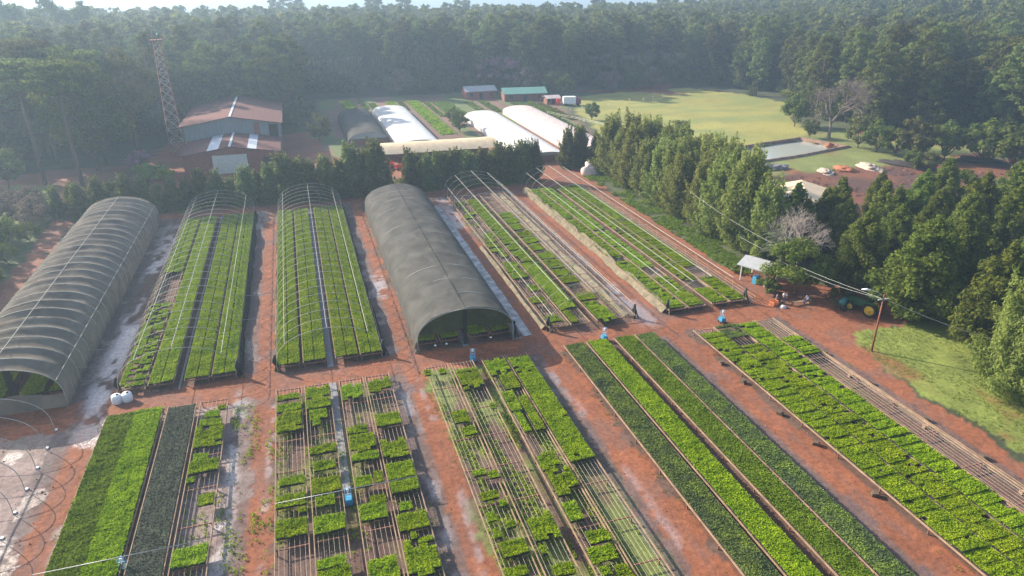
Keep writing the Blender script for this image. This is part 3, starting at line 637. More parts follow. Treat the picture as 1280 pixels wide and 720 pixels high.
# patchy benches read off row by row: (zoom rows) -> world Y
def zY(cx, py, xx): return G(cx, py, .95)[1]
def patches(i, j, rows, px_of, py_of, bay, grp):
    """rows: (far, near, x0frac, x1frac, leaf)"""
    a, b_ = (OFF[j] if i != 1 else (8.2, 10.5)); global sd
    for q, rw in enumerate(sorted(rows, key=lambda r: -r[1])):
        z0, z1, f0, f1 = rw[:4]; leaf = rw[4] if len(rw) > 4 else 'seed'
        ya, yb = G(px_of, py_of(z0), .95)[1], G(px_of, py_of(z1), .95)[1]
        # solve along the bench's own line
        xm = BAYX[i] + a + (b_ - a) * (f0 + f1) / 2
        def yat(py):
            lo, hi = 5, 140
            for _ in range(30):
                md = (lo + hi) / 2
                dx, dy, dz = xm, md, .95 - H
                cx_ = dx * math.cos(_yw) + dy * math.sin(_yw); cy_ = -dx * math.sin(_yw) + dy * math.cos(_yw)
                dep = cy_ * _c - dz * _s; v = cy_ * _s + dz * _c; yy = 360 - 853 * v / dep
                if yy < py: hi = md
                else: lo = md
            return lo
        yf, yn = yat(py_of(z0)), yat(py_of(z1)); sd += 1
        if yf - yn < .35: yf = yn + .35
        size = 'large' if yf - yn > 2.6 else ('narrow' if yf - yn < 1.0 else 'medium')
        patch(xm, (yf + yn) / 2, (b_ - a) * (f1 - f0), yf - yn, f'{size} green seedling block, {ordw(q)} from near end, {BN[j]} bench, {bay}', grp, leaf, .3, sd, hv=.3, ragged=.28 if yf - yn > 2.2 and f1 - f0 > .7 else 0)
z9 = lambda z: 440 + z / 2.571
z10 = lambda z: 430 + z / 2.481
z8 = lambda z: 460 + z / 2.77
z7 = lambda z: 200 + z / 3.048
g2 = 'loose seedling blocks on the benches of the walkway bay'
patches(2, 0, [(135, 150, 0, .95), (165, 188, 0, 1), (192, 252, 0, 1), (400, 424, .1, 1), (455, 492, 0, 1), (496, 512, .75, 1), (535, 590, 0, 1)], 0, z9, 'walkway bay', g2)
patches(2, 1, [(110, 148, 0, 1), (150, 176, 0, 1), (183, 212, .1, .8), (212, 232, .2, .5), (298, 322, 0, 1), (350, 375, .1, .9), (400, 448, 0, 1), (460, 492, .1, .75), (520, 575, 0, 1), (660, 690, 0, .9), (692, 735, 0, 1), (770, 800, 0, 1)], 0, z9, 'walkway bay', g2)
patches(2, 2, [(105, 148, 0, .9), (237, 258, 0, .8), (262, 315, 0, 1), (322, 345, 0, 1), (378, 415, .7, 1), (398, 428, 0, .6), (460, 485, .4, .95), (485, 535, 0, .9), (660, 735, 0, .9)], 0, z9, 'walkway bay', g2)
patches(2, 3, [(85, 122, 0, 1), (195, 232, 0, 1), (276, 336, 0, .95), (352, 402, 0, 1), (408, 445, 0, 1), (480, 504, .15, .6), (515, 566, 0, 1), (580, 600, .3, .5), (598, 715, 0, 1)], 0, z9, 'walkway bay', g2)
g3 = 'loose seedling blocks on the benches of the patchy front bay'
patches(3, 0, [(80, 94, -.2, .1), (76, 90, .5, .8), (205, 240, .3, .95), (255, 278, .5, 1), (388, 405, .2, .7), (392, 412, .75, 1.1), (455, 478, .2, .8), (484, 500, .7, .95), (520, 545, .1, .4), (548, 566, .6, .95), (568, 598, .1, .35), (606, 652, .15, 1), (690, 720, 0, .7)], 0, z10, 'patchy bay', g3)
patches(3, 1, [(78, 135, 0, 1), (182, 196, .8, 1), (524, 602, .1, 1), (625, 650, .1, .3), (680, 714, .2, .9)], 0, z10, 'patchy bay', g3)
patches(3, 2, [(46, 92, 0, 1), (92, 135, .3, 1), (148, 205, 0, .5), (200, 268, .1, .38), (160, 262, .6, 1), (336, 385, 0, .75), (385, 462, .05, 1), (490, 545, 0, .5), (575, 612, .25, 1), (625, 668, 0, .9), (688, 712, .1, .4), (684, 735, .55, 1)], 0, z10, 'patchy bay', g3)
patches(3, 3, [(38, 72, 0, 1), (74, 355, 0, 1)], 0, z10, 'patchy bay', g3)
g1 = 'loose seedling blocks on the half empty bench'
patches(1, 3, [(126, 140, .7, 1), (148, 168, .25, .8), (175, 198, .1, .9), (196, 268, 0, 1), (296, 322, .1, .6), (318, 358, 0, 1), (380, 396, 0, .25), (432, 470, .5, 1, 'seedlime'), (618, 682, 0, 1, 'seedlime')], 0, z8, 'left bay', g1)
g4 = 'loose seedling blocks in the sparse hooped bay'
random.seed(3)
rows = []; z = 160
while z < 600:
    l_ = random.uniform(9, 15) * (1 + (z - 150) / 400)
    if random.random() < .75: rows.append((z, z + l_ * .8, random.choice([0, .1, .4]), random.choice([.6, .8, 1])))
    z += l_
patches(4, 0, rows, 0, z7, 'sparse bay', g4)
rows = []; z = 150
while z < 345:
    l_ = random.uniform(10, 16) * (1 + (z - 150) / 300); rows.append((z, z + l_ * .84, 0, random.choice([.9, 1]))); z += l_
rows += [(352, 385, .2, 1, 'seed'), (390, 566, 0, 1, 'seedlime'), (575, 615, 0, .4)]
patches(4, 1, rows, 0, z7, 'sparse bay', g4)
rows = []; z = 200
while z < 540:
    l_ = random.uniform(16, 24) * (1 + (z - 150) / 500); rows.append((z, z + l_ * .82, 0, random.choice([.8, 1, 1]))); z += l_
rows += [(556, 612, 0, 1, 'seed')]
patches(4, 2, [r for r in rows if random.random() < .85], 0, z7, 'sparse bay', g4)

# walkway slabs
def slab(name, x0, x1, y0, y1, mat, z=.06):
    m = MB(); m.box(x0, x1, y0, y1, -.1, z); tag(m.build(name, M[mat]), kind='structure')
slab('walkway', BAYX[2] + 5.1, BAYX[2] + 5.75, 45, 63.6, 'conc'); slab('walkway', BAYX[2] + 5.1, BAYX[2] + 5.75, 67, 126, 'conc', .062)
slab('walkway', BAYX[1] + 5.4, BAYX[1] + 5.6, 67, 126, 'conc', .063)
slab('walkway', BAYX[3] + 5.1, BAYX[3] + 5.8, 67.2, 118, 'conc', .064)
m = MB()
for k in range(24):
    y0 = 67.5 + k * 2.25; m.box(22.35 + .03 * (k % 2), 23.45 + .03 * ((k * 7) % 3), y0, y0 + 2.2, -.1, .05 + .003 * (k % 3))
tag(m.build('puddle_strip', M['sheen']), kind='structure')  # slabs stand for puddles, the reflected sky painted as their pale colour

# ------------------------------------------------------------ hoops and tunnels
def arch(w_, h, n=22, wall=.9):
    pts = [(-w_ / 2, 0)] 
    for i in range(n + 1):
        t = math.pi * (1 - i / n); pts.append((w_ / 2 * math.cos(t) * (1 if 0 < i < n else 1), wall + (h - wall) * math.sin(t) ** .85 if 0 < i < n else wall))
    pts.append((w_ / 2, 0)); return pts
def hoop_mesh(r, w_=11.1, h=4.5):
    m = MB(); m.tube([(x, 0, z - .1 if z == 0 else z) for x, z in arch(w_, h)], r, 5); return m.mesh('hoop', [M['hoop']])
HOOP = hoop_mesh(.024); HOOPT = hoop_mesh(.018)
def hoop_frame(i, y0, y1, step, label, mesh=HOOP, purl=(.5,), group=None, zz=None, pr=.028):
    t = empty('hoop_frame', (BAYX[i] + 5.5, y0, 0), 0, label, 'hoop frame', group); L_ = y1 - y0; k = round(L_ / step)
    for q in range(k + 1): link('hoop', mesh, t, (0, L_ * q / k, 0))
    A = arch(11.1, 4.5, 40)
    for f in purl:
        x, z = A[1 + int(f * 40)]; m = MB(); m.tube([(x, 0, z + .05), (x, L_, z + .05)], pr, 5); m.build('purlin', M['hoop'], t)
    return t
def net_roll(parent, x, y0, y1, mat, w_=.5, h=.9, sag=.6, seed=0, name='rolled_net'):
    """bunched netting hanging along a bay's side"""
    rows = []; n = int((y1 - y0) / .5)
    for k in range(n + 1):
        y = y0 + (y1 - y0) * k / n; a = float(fbm(y / 5, seed, seed + 60)) - .5; b_ = (float(fbm(y / 2.2, seed, seed + 61)) - .5) * .6; hh = h * (1 + a * 1.2); ww = w_ * (1 + a * 2 + b_)
        rows.append([(x - ww * .5 + sag * a * 2, y, .03), (x - ww * .35 + sag * a * 1.6, y, hh * .45 + b_ * .2), (x - ww * .1 + sag * a, y, hh * .8), (x + b_ * .2, y, hh), (x + ww * .15, y, hh * .75 + b_ * .2), (x + ww * .5, y, hh * .3), (x + ww * .7, y, .02)])
    m = MB(); m.grid(rows); return m.build(name, M[mat], parent)
def bundle(parent, x, y, mat='blackp', h=1.9, seed=0):
    m = MB(); random.seed(seed)
    m.tube([(x, y, -.05), (x + .12, y + .05, h * .3), (x - .08, y, h * .6), (x + .05, y, h)], [.22, .17, .24, .13], 8); m.tube([(x + .1, y, h * .7), (x + .5, y - .3, .0)], [.1, .06], 5)
    m.build('net_bundle', M[mat], parent)
f1 = hoop_frame(1, 67.6, 127.5, 2.3, 'bare steel hoop frame beside the pale ribbed tunnel', HOOP, (.5, .28, .8), 'bare hoop frames')
f2 = hoop_frame(2, 67.6, 127.5, 2.3, 'bare steel hoop frame left of the dark tunnel', HOOP, (.5, .22, .78), 'bare hoop frames')
f4 = hoop_frame(4, 67.6, 127.5, 3.0, 'bare steel hoop frame right of the dark tunnel, over sparse benches', HOOPT, (.5, .3, .12, .72, .9), 'bare hoop frames', pr=.032)
f5 = hoop_frame(5, 67.6, 127.5, 3.0, 'low steel hoop frame nearest the tall roadside trees', HOOPT, (.5, .35, .2, .7), 'bare hoop frames', pr=.032)
for f, q in ((f1, 1), (f2, 2), (f4, 4), (f5, 5)):
    bundle(f, -5.7 + (.1 if q > 2 else 0), .3, seed=q); bundle(f, 5.75, .4, seed=q + 9)
net_roll(f1, 5.75, .8, 58, 'netdark', .5, 1.0, .3, 1); net_roll(f1, -5.8, 12, 58, 'netroll', .7, .7, .3, 2)
net_roll(f2, 5.75, .8, 58, 'netdark', .4, .95, .25, 3); net_roll(f2, -5.75, .8, 58, 'netroll', .2, .4, .1, 4)
net_roll(f4, 5.2, 1, 58, 'netroll', 1.1, .45, .4, 5); net_roll(f4, -5.9, .8, 30, 'netroll', .7, .4, .3, 6)
net_roll(f5, -5.3, .6, 58, 'netroll', 1.5, 1.1, 1.1, 7)
for q in range(3):
    m = MB(); m.tube([(6.2 + q * .45, 0, .55 + .1 * q), (6.1 + q * .45, 58, .55)], .045, 5); m.build('side_pipe', M['wood'], f5)
# front left bay hoops
f0 = hoop_frame(0, 20, 62.6, 2.9, 'bare hoop frame over bare ground in the lower left corner', hoop_mesh(.032), (.5,), 'bare hoop frames', pr=.06)
for q in range(16):
    m = MB(); m.box(5.5, 5.7, .2 + q * 2.84 - .12, .2 + q * 2.84 + .12, -.05, .12); m.build('footing', M['white'], f0)

def tunnel(i, y0, y1, label, net, h, rib, ripple, wrinkle, cat='shade tunnel'):
    t = empty('shade_tunnel', (BAYX[i] + 5.5, y0, 0), 0, label, cat); L_ = y1 - y0; A = arch(11.3, h, 30, 1.5); rows = []; n = int(L_ / .3)
    for k in range(n + 1):
        y = L_ * k / n; ph = (y / rib) % 1; s = 4 * ph * (1 - ph); row = []
        for q, (x, z) in enumerate(A):
            an = math.atan2(z, x); top = min(1, max(0, (z - 1.2) / (h - 1.2))); wr = (float(vnoise(q * .35 + 3 * i, y * .45, 70 + i)) - .5) * wrinkle * top
            sc = ripple * s * (.35 + .9 * math.sin(an) * float(.6 + .8 * vnoise(q * .2, math.floor(y / rib), 33))); row.append((x * (1 - sc * .45) + wr * .3 * math.cos(an), y, max(z * (1 - sc) + wr, 0)))
        rows.append(row)
    m = MB(); m.grid(rows); m.build('net_cover', M[net], t)
    hm_ = MB(); hm_.tube([(x, 0, z - .06) for x, z in arch(11.2, h, 30, 1.5)], .045, 6); hme = hm_.mesh('hoop', [M['hoop']])
    for k in range(int(L_ / rib) + 1): link('hoop', hme, t, (0, k * rib + .02, 0))
    for fx in (.5,) if rib > 3 else (.5, .12, .88):
        xx, zz = arch(11.3, h, 40, 1.5)[1 + int(fx * 40)]; m = MB(); m.tube([(xx * 1.003, 0, zz + .015), (xx * 1.003, L_, zz + .015)], .03, 5); m.build('seam', M['dark'] if rib > 3 else M['hoop'], t)
    # back wall
    m = MB(); m.add([(x, L_, z) for x, z in A], [tuple(range(len(A)))]); m.build('end_wall', M[net], t)
    return t, A, h
tL, A, h_ = tunnel(0, 66.9, 126.5, 'large pale ribbed shade net tunnel at the left edge', 'netL', 5.0, 2.35, .085, .12)
# front curtain of the pale tunnel
def curtain(t, A, zlow, mat, y=.15, wav=.35, x0=-9, x1=9):
    rows = []
    pts = [(x, z) for x, z in A if z > zlow and x0 < x < x1]; 
    m = MB(); top = [(x, y, z - .05) for x, z in pts]; bot = [(x, y + .25 * math.sin(x * 1.7), zlow + wav * math.sin(x * .9 + 1) * .5) for x, z in pts]
    m.grid([top, [tuple((a + b_) / 2 for a, b_ in zip(p, q)) for p, q in zip(top, bot)], bot]); m.build('end_curtain', M[mat], t)
m = MB(); m.grid([[(x, .1, 0.02) for x in np.linspace(-5.6, 5.6, 14)], [(x, .15 + .1 * math.sin(x * 3), .9) for x in np.linspace(-5.6, 5.6, 14)], [(x, .1, 1.75 + .25 * math.sin(x)) for x in np.linspace(-5.55, 5.55, 14)]]); m.build('end_skirt', M['netL'], tL)
m = MB(); m.box(.3, .9, 2.0, 2.2, 0, 4.5); m.tube([(.6, .5, .1), (2.2, 3, 4.2)], .07, 6); m.build('dark_strut', M['dark'], tL)
for k in range(4):
    bx = BAYX[0] + OFF[k][0] + 1.1
    o = link('seedling_bed', seed_mesh(2.0, 22, .2, 'seed', 60, .16, seed=900 + k), None, (bx, 80.5, .45)); tag(o, f'{BN[k]} green bed inside the mouth of the pale ribbed tunnel', 'seedlings')
    b_ = MB(); b_.box(-1.0, 1.0, -11, 11, 0, .445); o2 = b_.build('low_bench', M['darkwood'], None, (bx, 80.5, 0)); tag(o2, f'{BN[k]} low dark bench inside the pale ribbed tunnel', 'bench')
tT, A, h_ = tunnel(3, 67.0, 121, 'large dark grey shade net tunnel in the middle', 'netT', 4.9, 4.5, .012, .22)
curtain(tT, A, 1.95, 'curtain', .8, .5)
m = MB(); m.box(-.22, .22, .6, .75, 0, 4.7); m.build('centre_post', M['dark'], tT)
m = MB(); m.tube([(5.4, -.1, 0), (5.45, -.1, 2.3)], .04, 6); m.tube([(5.4, -.1, .15), (6.6, .1, .15)], .04, 6); m.build('side_pipe', M['galv'], tT)
for k, x in enumerate((-3.6, -2.3, 2.9)):
    m = lumpy('white_float', 10, 6, .14, .14, .14, .02, k, [M['white']]); o = link('float_valve', m, tT, (x, .25, .62))
bundle(tT, -5.75, .2, 'netroll', 1.4, 4); bundle(tT, 5.8, .5, 'blackp', 2.2, 5)

# guy wires across the lanes
for k, (a, b_) in enumerate((((-24.6, 97, 2.3), (-20.4, 97.5, 1.6)), ((-24.6, 74, 2.6), (-20.4, 75, 1.5)), ((-24.6, 70.5, 2.4), (-20.4, 71.3, 1.4)), ((-9.3, 84, 2.3), (-5.2, 84.5, 2.1)), ((-9.3, 77, 2.3), (-5.2, 77.4, 2.1)), ((5.8, 79, 2.2), (9.8, 79.4, 2.0)))):
    m = MB(); m.tube([a, [(p + q) / 2 - (.12 if n_ == 2 else 0) for n_, (p, q) in enumerate(zip(a, b_))], b_], .018, 4)
    where = ['pale tunnel and hooped bay'] * 3 + ['two hooped bays'] * 2 + ['hooped bay and dark tunnel']
    tag(m.build('guy_wire', M['galv']), f'{["far", "middle", "near", "upper", "lower", "single"][k]} thin guy wire between {where[k]}', 'wire', 'guy wires across the lanes')

# ------------------------------------------------------------ irrigation carts
def cart(x, y, label, boom=None, mat='blue', h=1.9, rz=0):
    t = empty('irrigation_cart', (x, y, 0.05), rz, label, 'irrigation cart', 'irrigation carts in the bay centres')
    m = MB()
    for sx in (-.28, .28):
        for sy in (-.2, .2): m.tube([(sx, sy, .2), (sx * .95, sy * .95, h)], .022, 5)
    for z in (.7, 1.2, h): m.box(-.27, .27, -.03, .03, z - .03, z + .03); m.box(-.03, .03, -.2, .2, z - .03, z + .03)
    m.build('frame', M['bluel'], t)
    m = MB(); m.box(-.36, .36, -.45, .45, .22, .62); m.box(-.28, .28, -.36, .36, .62, .78); m.build('motor_box', M[mat], t)
    for sx in (-.38, .38):
        for sy in (-.3, .3):
            m = MB(); m.tube([(sx - .04, sy, .15), (sx + .04, sy, .15)], .15, 10); m.build('wheel', M['tyre'], t)
    m = MB(); m.box(-.12, .12, -.1, .1, h - .35, h - .1); m.build('control_box', M['white'], t)
    t.scale = (.85, .85, .85)
    if boom:
        m = MB(); m.tube([(-boom, 0, 1.75), (boom, 0, 1.75)], .035, 6); m.build('boom_pipe', M['galv'], t)
        for q in range(8): 
            m = MB(); xx = -boom + .4 + q * (2 * boom - .8) / 7; m.tube([(xx, 0, 1.72), (xx, 0, 1.5)], .018, 5); m.build('nozzle', M['galv'], t)
cart(BAYX[2] + 5.45, 44.6, 'blue boom cart standing on the walkway of the front bay', 6.4, 'blue')
cart(15.2, 63.4, 'blue cart with pale frame at the mouth of the dark tunnel')
cart(31.0, 63.7, 'blue cart with pale frame at the far end of the full front bay')
cart(46.7, 63.7, 'blue cart with pale frame at the far end of the front roadside bay')
cart(BAYX[1] + 4.95, 42.2, 'teal boom cart at the bottom edge beside the grey bed', 6.3, 'teal', 1.7)
cart(-31.5, 64.2, 'dark teal cart before the mouth of the pale tunnel', None, 'teal', 2.0)
for k, (x, y, q) in enumerate(((-20.4, 66.2, 'left'), (-19.5, 66.3, 'right'))):
    t = empty('barrel', (x, y, 0), 0, f'{q} one of two white plastic barrels by the aisle', 'barrel', 'white barrels beside the aisle')
    m = MB(); m.tube([(0, 0, -.02), (0, 0, .1), (0, 0, .45), (0, 0, .8), (0, 0, .92)], [.42, .48, .5, .46, .34], 16); m.build('drum', M['white'], t)
    m = MB(); m.tube([(.1, 0, .9), (.1, 0, .98)], .12, 10); m.build('cap', M['dark'], t)
# pale posts and boards beside the roadside rails
for k, (x, y) in enumerate(((53.2, 57), (53.3, 53.5), (53.4, 47), (53.6, 40), (53.8, 34), (41.0, 55), (41.0, 51), (41.0, 45), (41.1, 40), (41.1, 33))):
    m = MB(); m.box(-.3, .3, -.18, .18, 0, .3); m.box(-.2, .2, -.25, .25, .3, .38)
    side = 'road side' if k < 5 else 'lane side'
    tag(m.build('support_block', M['bark'], None, (x, y, 0), .3 * k), f'{ordw(k % 5)} weathered timber block from the far end, {side} of front roadside bay', 'block', 'timber support blocks')
for k in range(3):
    m = MB(); m.tube([(52.75 + .35 * k, 16, .35), (52.3 + .35 * k, 61.5, .35)], .05, 5)
    for q in range(5): m.box(52.7 + .35 * k - .1 - .1 * q, 52.7 + .35 * k + .1 - .1 * q, 20 + 9.5 * q, 20.3 + 9.5 * q, 0, .3)
    tag(m.build('ground_pipe', M['wood']), f'{["inner", "middle", "outer"][k]} pale pipe lying beside the front roadside bay', 'pipe', 'pipes lying along the road')

# ------------------------------------------------------------ buildings
def gable(name, label, cat, x0, x1, y0, y1, eave, ridge, roofm, wallm, over=.6, wall_h=None, ridge_along='y', strips=(), extras=None, open_low=0):
    t = empty(name, ((x0 + x1) / 2, (y0 + y1) / 2, 0), 0, label, cat); w2, l2 = (x1 - x0) / 2, (y1 - y0) / 2
    if ridge_along == 'y':
        m = MB(); k = 24; rows = []
        for j in range(2):
            y = -l2 - over if j == 0 else l2 + over
            rows.append([(-w2 - over, y, eave - .15), (0, y, ridge), (w2 + over, y, eave - .15)])
        m.grid(rows, 0, False); m.grid([[(x, y, z - .12) for x, y, z in r] for r in rows][::-1], 0, False)
        # fascia
        for r in rows: m.add([r[0], r[1], r[2], (r[2][0], r[2][1], r[2][2] - .12), (r[1][0], r[1][1], r[1][2] - .12), (r[0][0], r[0][1], r[0][2] - .12)], [(0, 1, 4, 5), (1, 2, 3, 4)])
        rf = m.build('roof', M[roofm], t)
        m = MB(); m.box(-.25, .25, -l2 - over - .02, l2 + over + .02, ridge - .02, ridge + .06); m.build('ridge_cap', M['rooflight'], rf)
        for (f0, f1) in strips:
            m = MB(); z = lambda f: ridge + (eave - .15 - ridge) * abs(f) + .02
            m.add([(f0 * (w2 + over), -l2 - over, z(f0)), (f1 * (w2 + over), -l2 - over, z(f1)), (f1 * (w2 + over), l2 + over, z(f1)), (f0 * (w2 + over), l2 + over, z(f0))], [(0, 1, 2, 3)]); m.build('roof_light', M['rooflight'], rf)
        m = MB(); zl = open_low
        for y in (-l2, l2): m.add([(-w2, y, zl), (w2, y, zl), (w2, y, eave - .2), (0, y, ridge - .14), (-w2, y, eave - .2)], [(0, 1, 2, 3, 4)])
        for x in (-w2, w2): m.add([(x, -l2, zl), (x, l2, zl), (x, l2, eave - .2), (x, -l2, eave - .2)], [(0, 1, 2, 3)])
        m.build('wall', M[wallm], t)
    return t
barn = gable('warehouse', 'big red roofed warehouse with grey sheet walls before the forest', 'warehouse', -25.6, -4.5, 174.8, 208, 7.7, 9.6, 'redroof', 'greywall', 1.0)
m = MB(); m.box(4.9, 6.2, -16.68, -16.63, 4, 7.75); m.build('wall_panel', M['redwall'], barn); tag(barn.children[-1], 'red panel in grey wall')
m = MB(); m.box(8.3, 10.3, -16.69, -16.64, 0, 7.2); m.build('open_bay', M['dark'], barn)
low = gable('workshop', 'low red roofed workshop with two clear roof strips before the warehouse', 'workshop', -24.4, -5.0, 158.6, 173.2, 4.45, 5.9, 'redroof', 'redwall', .7, strips=((-.45, -.22), (.34, .52)))
m = MB(); m.box(-3.9, 3.2, -7.6, -7.32, 0, 4.0); m.build('wall_panel', M['palewall'], low); 
m = MB(); m.box(6.5, 9, -7.36, -7.31, 0, 3.0); m.build('door', M['dark'], low)

def plastic_tunnel(name, x0, x1, y0, y1, h, film, label, cat='greenhouse', endmat=None):
    t = empty(name, ((x0 + x1) / 2, y0, 0), 0, label, cat, 'plastic tunnels beyond the windbreak'); L_ = y1 - y0; w_ = x1 - x0; rows = []
    for k in range(int(L_ / 1.2) + 1):
        y = k * L_ / int(L_ / 1.2); s = 1 - .012 * (k % 2); rows.append([(x * s, y, z * s) for x, z in arch(w_, h, 20, .9)])
    m = MB(); m.grid(rows); m.build('film_cover', M[film], t)
    A = arch(w_ - .05, h - .03, 20, .9)
    for y, e in ((.25, 'end_wall'), (L_ - .1, 'end_wall')):
        m = MB(); top = [p for p in A if p[1] >= 1.6] if y < 1 else A
        m.add([(x, y, z) for x, z in top], [tuple(range(len(top)))]); m.build(e, M[endmat or 'greyroof'], t)
    m = MB(); m.add([(-w_ / 2 + .1, .5, 0), (w_ / 2 - .1, .5, 0), (w_ / 2 - .1, .5, 1.6), (-w_ / 2 + .1, .5, 1.6)], [(0, 1, 2, 3)]); m.build('door_opening', M['darkwood'], t)
plastic_tunnel('plastic_tunnel', 23.0, 33.9, 169, 224, 2.5, 'film', 'left bright white plastic tunnel behind the beige shed')
plastic_tunnel('plastic_tunnel', 48.6, 59.4, 147, 206, 2.5, 'film', 'long white plastic tunnel with grey end wall, middle of three')
plastic_tunnel('plastic_tunnel', 62.6, 73.4, 150, 212, 2.5, 'filmp', 'pinkish white plastic tunnel nearest the meadow')
plastic_tunnel('net_tunnel', 11.6, 22.0, 177, 215, 3.6, 'netT', 'worn grey net tunnel left of the white one')
t = empty('open_shed', (30.5, 158, 0), 0, 'long beige roofed open shed lying across the tunnel ends', 'shed')
m = MB(); rows = []
for k in range(15):
    x = -14 + 28 * k / 14; rows.append([(x, -4.6 + 9.2 * q / 8, 2.9 + 1.5 * math.sin(math.pi * q / 8) + .05 * math.sin(k * 2.1 + q)) for q in range(9)])
m.grid(rows); m.build('roof', M['beigeroof'], t)
for k in range(8):
    for y in (-4.3, 4.3): m = MB(); m.tube([(-13.6 + k * 3.88, y, -.05), (-13.6 + k * 3.88, y, 3.1)], .08, 6); m.build('post', M['rust'], t)
m = MB(); m.box(-13.5, 13.5, 3.4, 3.6, 0, 2.8); m.build('back_wall', M['darkwood'], t)
for k, (x, y, mm, lb) in enumerate(((18.5, 153.5, 'red', 'red machine under the left end of the beige shed'), (20.5, 150.5, 'red', 'red low cart on the orange soil before the beige shed'))):
    t = empty('farm_cart', (x, y, 0), .3 * k, lb, 'cart'); m = MB(); m.box(-1.1, 1.1, -.6, .6, .45, .62); m.box(-1.1, 1.1, -.6, -.55, .62, 1.0); m.box(-1.1, 1.1, .55, .6, .62, 1.0); m.box(1.05, 1.1, -.55, .55, .62, 1.1); m.build('body', M[mm], t)
    for sx in (-.7, .7):
        for sy in (-.66, .66): m = MB(); m.tube([(sx, sy - .06, .3), (sx, sy + .06, .3)], .3, 12); m.build('wheel', M['tyre'], t)
# green roofed house and neighbours
def simple_house(name, label, cat, x, y, rz, w_, l_, eave, ridge, roofm, wallm, posts=False, openf=False):
    t = empty(name, (x, y, 0), rz, label, cat); o = .5
    m = MB()
    for s in (-1, 1):
        m.add([(-w_ / 2 - o, s * (l_ / 2 + o), eave - .1), (w_ / 2 + o, s * (l_ / 2 + o), eave - .1), (w_ / 2 + o, 0, ridge), (-w_ / 2 - o, 0, ridge)], [(0, 1, 2, 3) if s < 0 else (3, 2, 1, 0)])
        m.add([(-w_ / 2 - o, s * (l_ / 2 + o), eave - .2), (w_ / 2 + o, s * (l_ / 2 + o), eave - .2), (w_ / 2 + o, 0, ridge - .1), (-w_ / 2 - o, 0, ridge - .1)], [(3, 2, 1, 0) if s < 0 else (0, 1, 2, 3)])
        m.add([(-w_ / 2 - o, s * (l_ / 2 + o), eave - .2), (w_ / 2 + o, s * (l_ / 2 + o), eave - .2), (w_ / 2 + o, s * (l_ / 2 + o), eave - .1), (-w_ / 2 - o, s * (l_ / 2 + o), eave - .1)], [(0, 1, 2, 3)])
    m.build('roof', M[roofm], t)
    if posts:
        for a in (-1, 1):
            for b_ in (-1, 1): m = MB(); m.box(a * w_ / 2 - .07, a * w_ / 2 + .07, b_ * l_ / 2 - .07, b_ * l_ / 2 + .07, -.02, eave - .1); m.build('post', M['palewall'], t)
        m = MB(); m.box(-w_ / 2 + .1, w_ / 2 - .1, l_ / 2 - .12, l_ / 2 - .02, 0, eave - .2); m.build('back_wall', M['darkwood'], t)
    else:
        m = MB(); m.box(-w_ / 2, w_ / 2, -l_ / 2, l_ / 2, -.1, eave - .15)
        for s in (-1, 1): m.add([(s * w_ / 2, -l_ / 2, eave - .15), (s * w_ / 2, l_ / 2, eave - .15), (s * w_ / 2, 0, ridge - .15)], [(0, 1, 2)])
        m.build('wall', M[wallm], t)
        for k in range(3):
            m = MB(); xx = -w_ / 2 + w_ * (k + .5) / 3; m.box(xx - .6, xx + .6, -l_ / 2 - .03, -l_ / 2 + .02, 1.0 if k != 1 else 0, 2.1); m.build('window' if k != 1 else 'door', M['glass'] if k != 1 else M['dark'], t)
    return t
simple_house('farm_house', 'long green roofed building at the forest edge', 'house', 78, 238, -.08, 15, 7, 2.7, 4.3, 'greenroof', 'darkwood')
simple_house('farm_house', 'small pinkish roofed hut right of the green roofed building', 'hut', 84.6, 226.5, 0, 4.5, 3.5, 2.2, 2.9, 'filmp', 'darkwood')
simple_house('farm_house', 'dark red house with pale roof under the pink trees', 'house', 64, 247, .05, 11, 6, 2.8, 4.2, 'greyroof', 'redwall')
simple_house('roadside_hut', 'small open hut with pale grey roof beside the road trees', 'hut', 58.9, 73.6, -1.1, 3.6, 3.4, 2.5, 3.2, 'greyroof', 'darkwood', posts=True)
m = MB(); m.box(-.5, .5, -.3, .3, 0, 1.1); m.box(-.5, -.1, -.34, -.3, .3, .9); tag(m.build('crate', M['blue'], None, (58.0, 72.8, 0), .3), 'blue crate standing in the roadside hut', 'crate')
for k, (x, y, lb) in enumerate(((58.4, 71.0, 'white'),)):
    t = empty('signboard', (x, y, 0), .4, 'white round board on a rusty post beside the hut', 'board'); m = MB(); m.tube([(0, 0, -.05), (0, 0, 1.5)], .06, 6); m.build('post', M['rust'], t); m = MB(); m.tube([(.3, -.03, .7), (.3, .03, .7)], .3, 14); m.build('board', M['white'], t)
# grey metal shed at meadow edge
simple_house('field_shed', 'low grey metal shed at the near edge of the meadow', 'shed', 87.5, 147.5, .1, 7, 4, 1.9, 2.6, 'greyroof', 'dark')
# large beige barn right, behind the trees
t = empty('drying_barn', (84.6, 96.6, 0), R(56), 'broad beige roofed barn behind the roadside trees', 'barn')
m = MB(); P0, P1, P2, P3 = (-9.5, -6, 2.4), (9.5, -6, 2.4), (9.5, 6, 2.4), (-9.5, 6, 2.4); R0, R1 = (-9.5, 0, 4.0), (9.5, 0, 4.0)
m.add([P0, P1, R1, R0, P3, P2], [(0, 1, 2, 3), (3, 2, 5, 4)]); m.add([(x, y, z - .12) for x, y, z in [P0, P1, R1, R0, P3, P2]], [(3, 2, 1, 0), (4, 5, 2, 3)]); m.build('roof', M['beigeroof'], t)
m = MB(); m.box(-9.1, 9.1, -5.6, 5.6, 0, 2.2)
for s in (-9.1, 9.1): m.add([(s, -5.6, 2.2), (s, 5.6, 2.2), (s, 0, 3.8)], [(0, 1, 2)])
m.build('wall', M['redwall'], t)

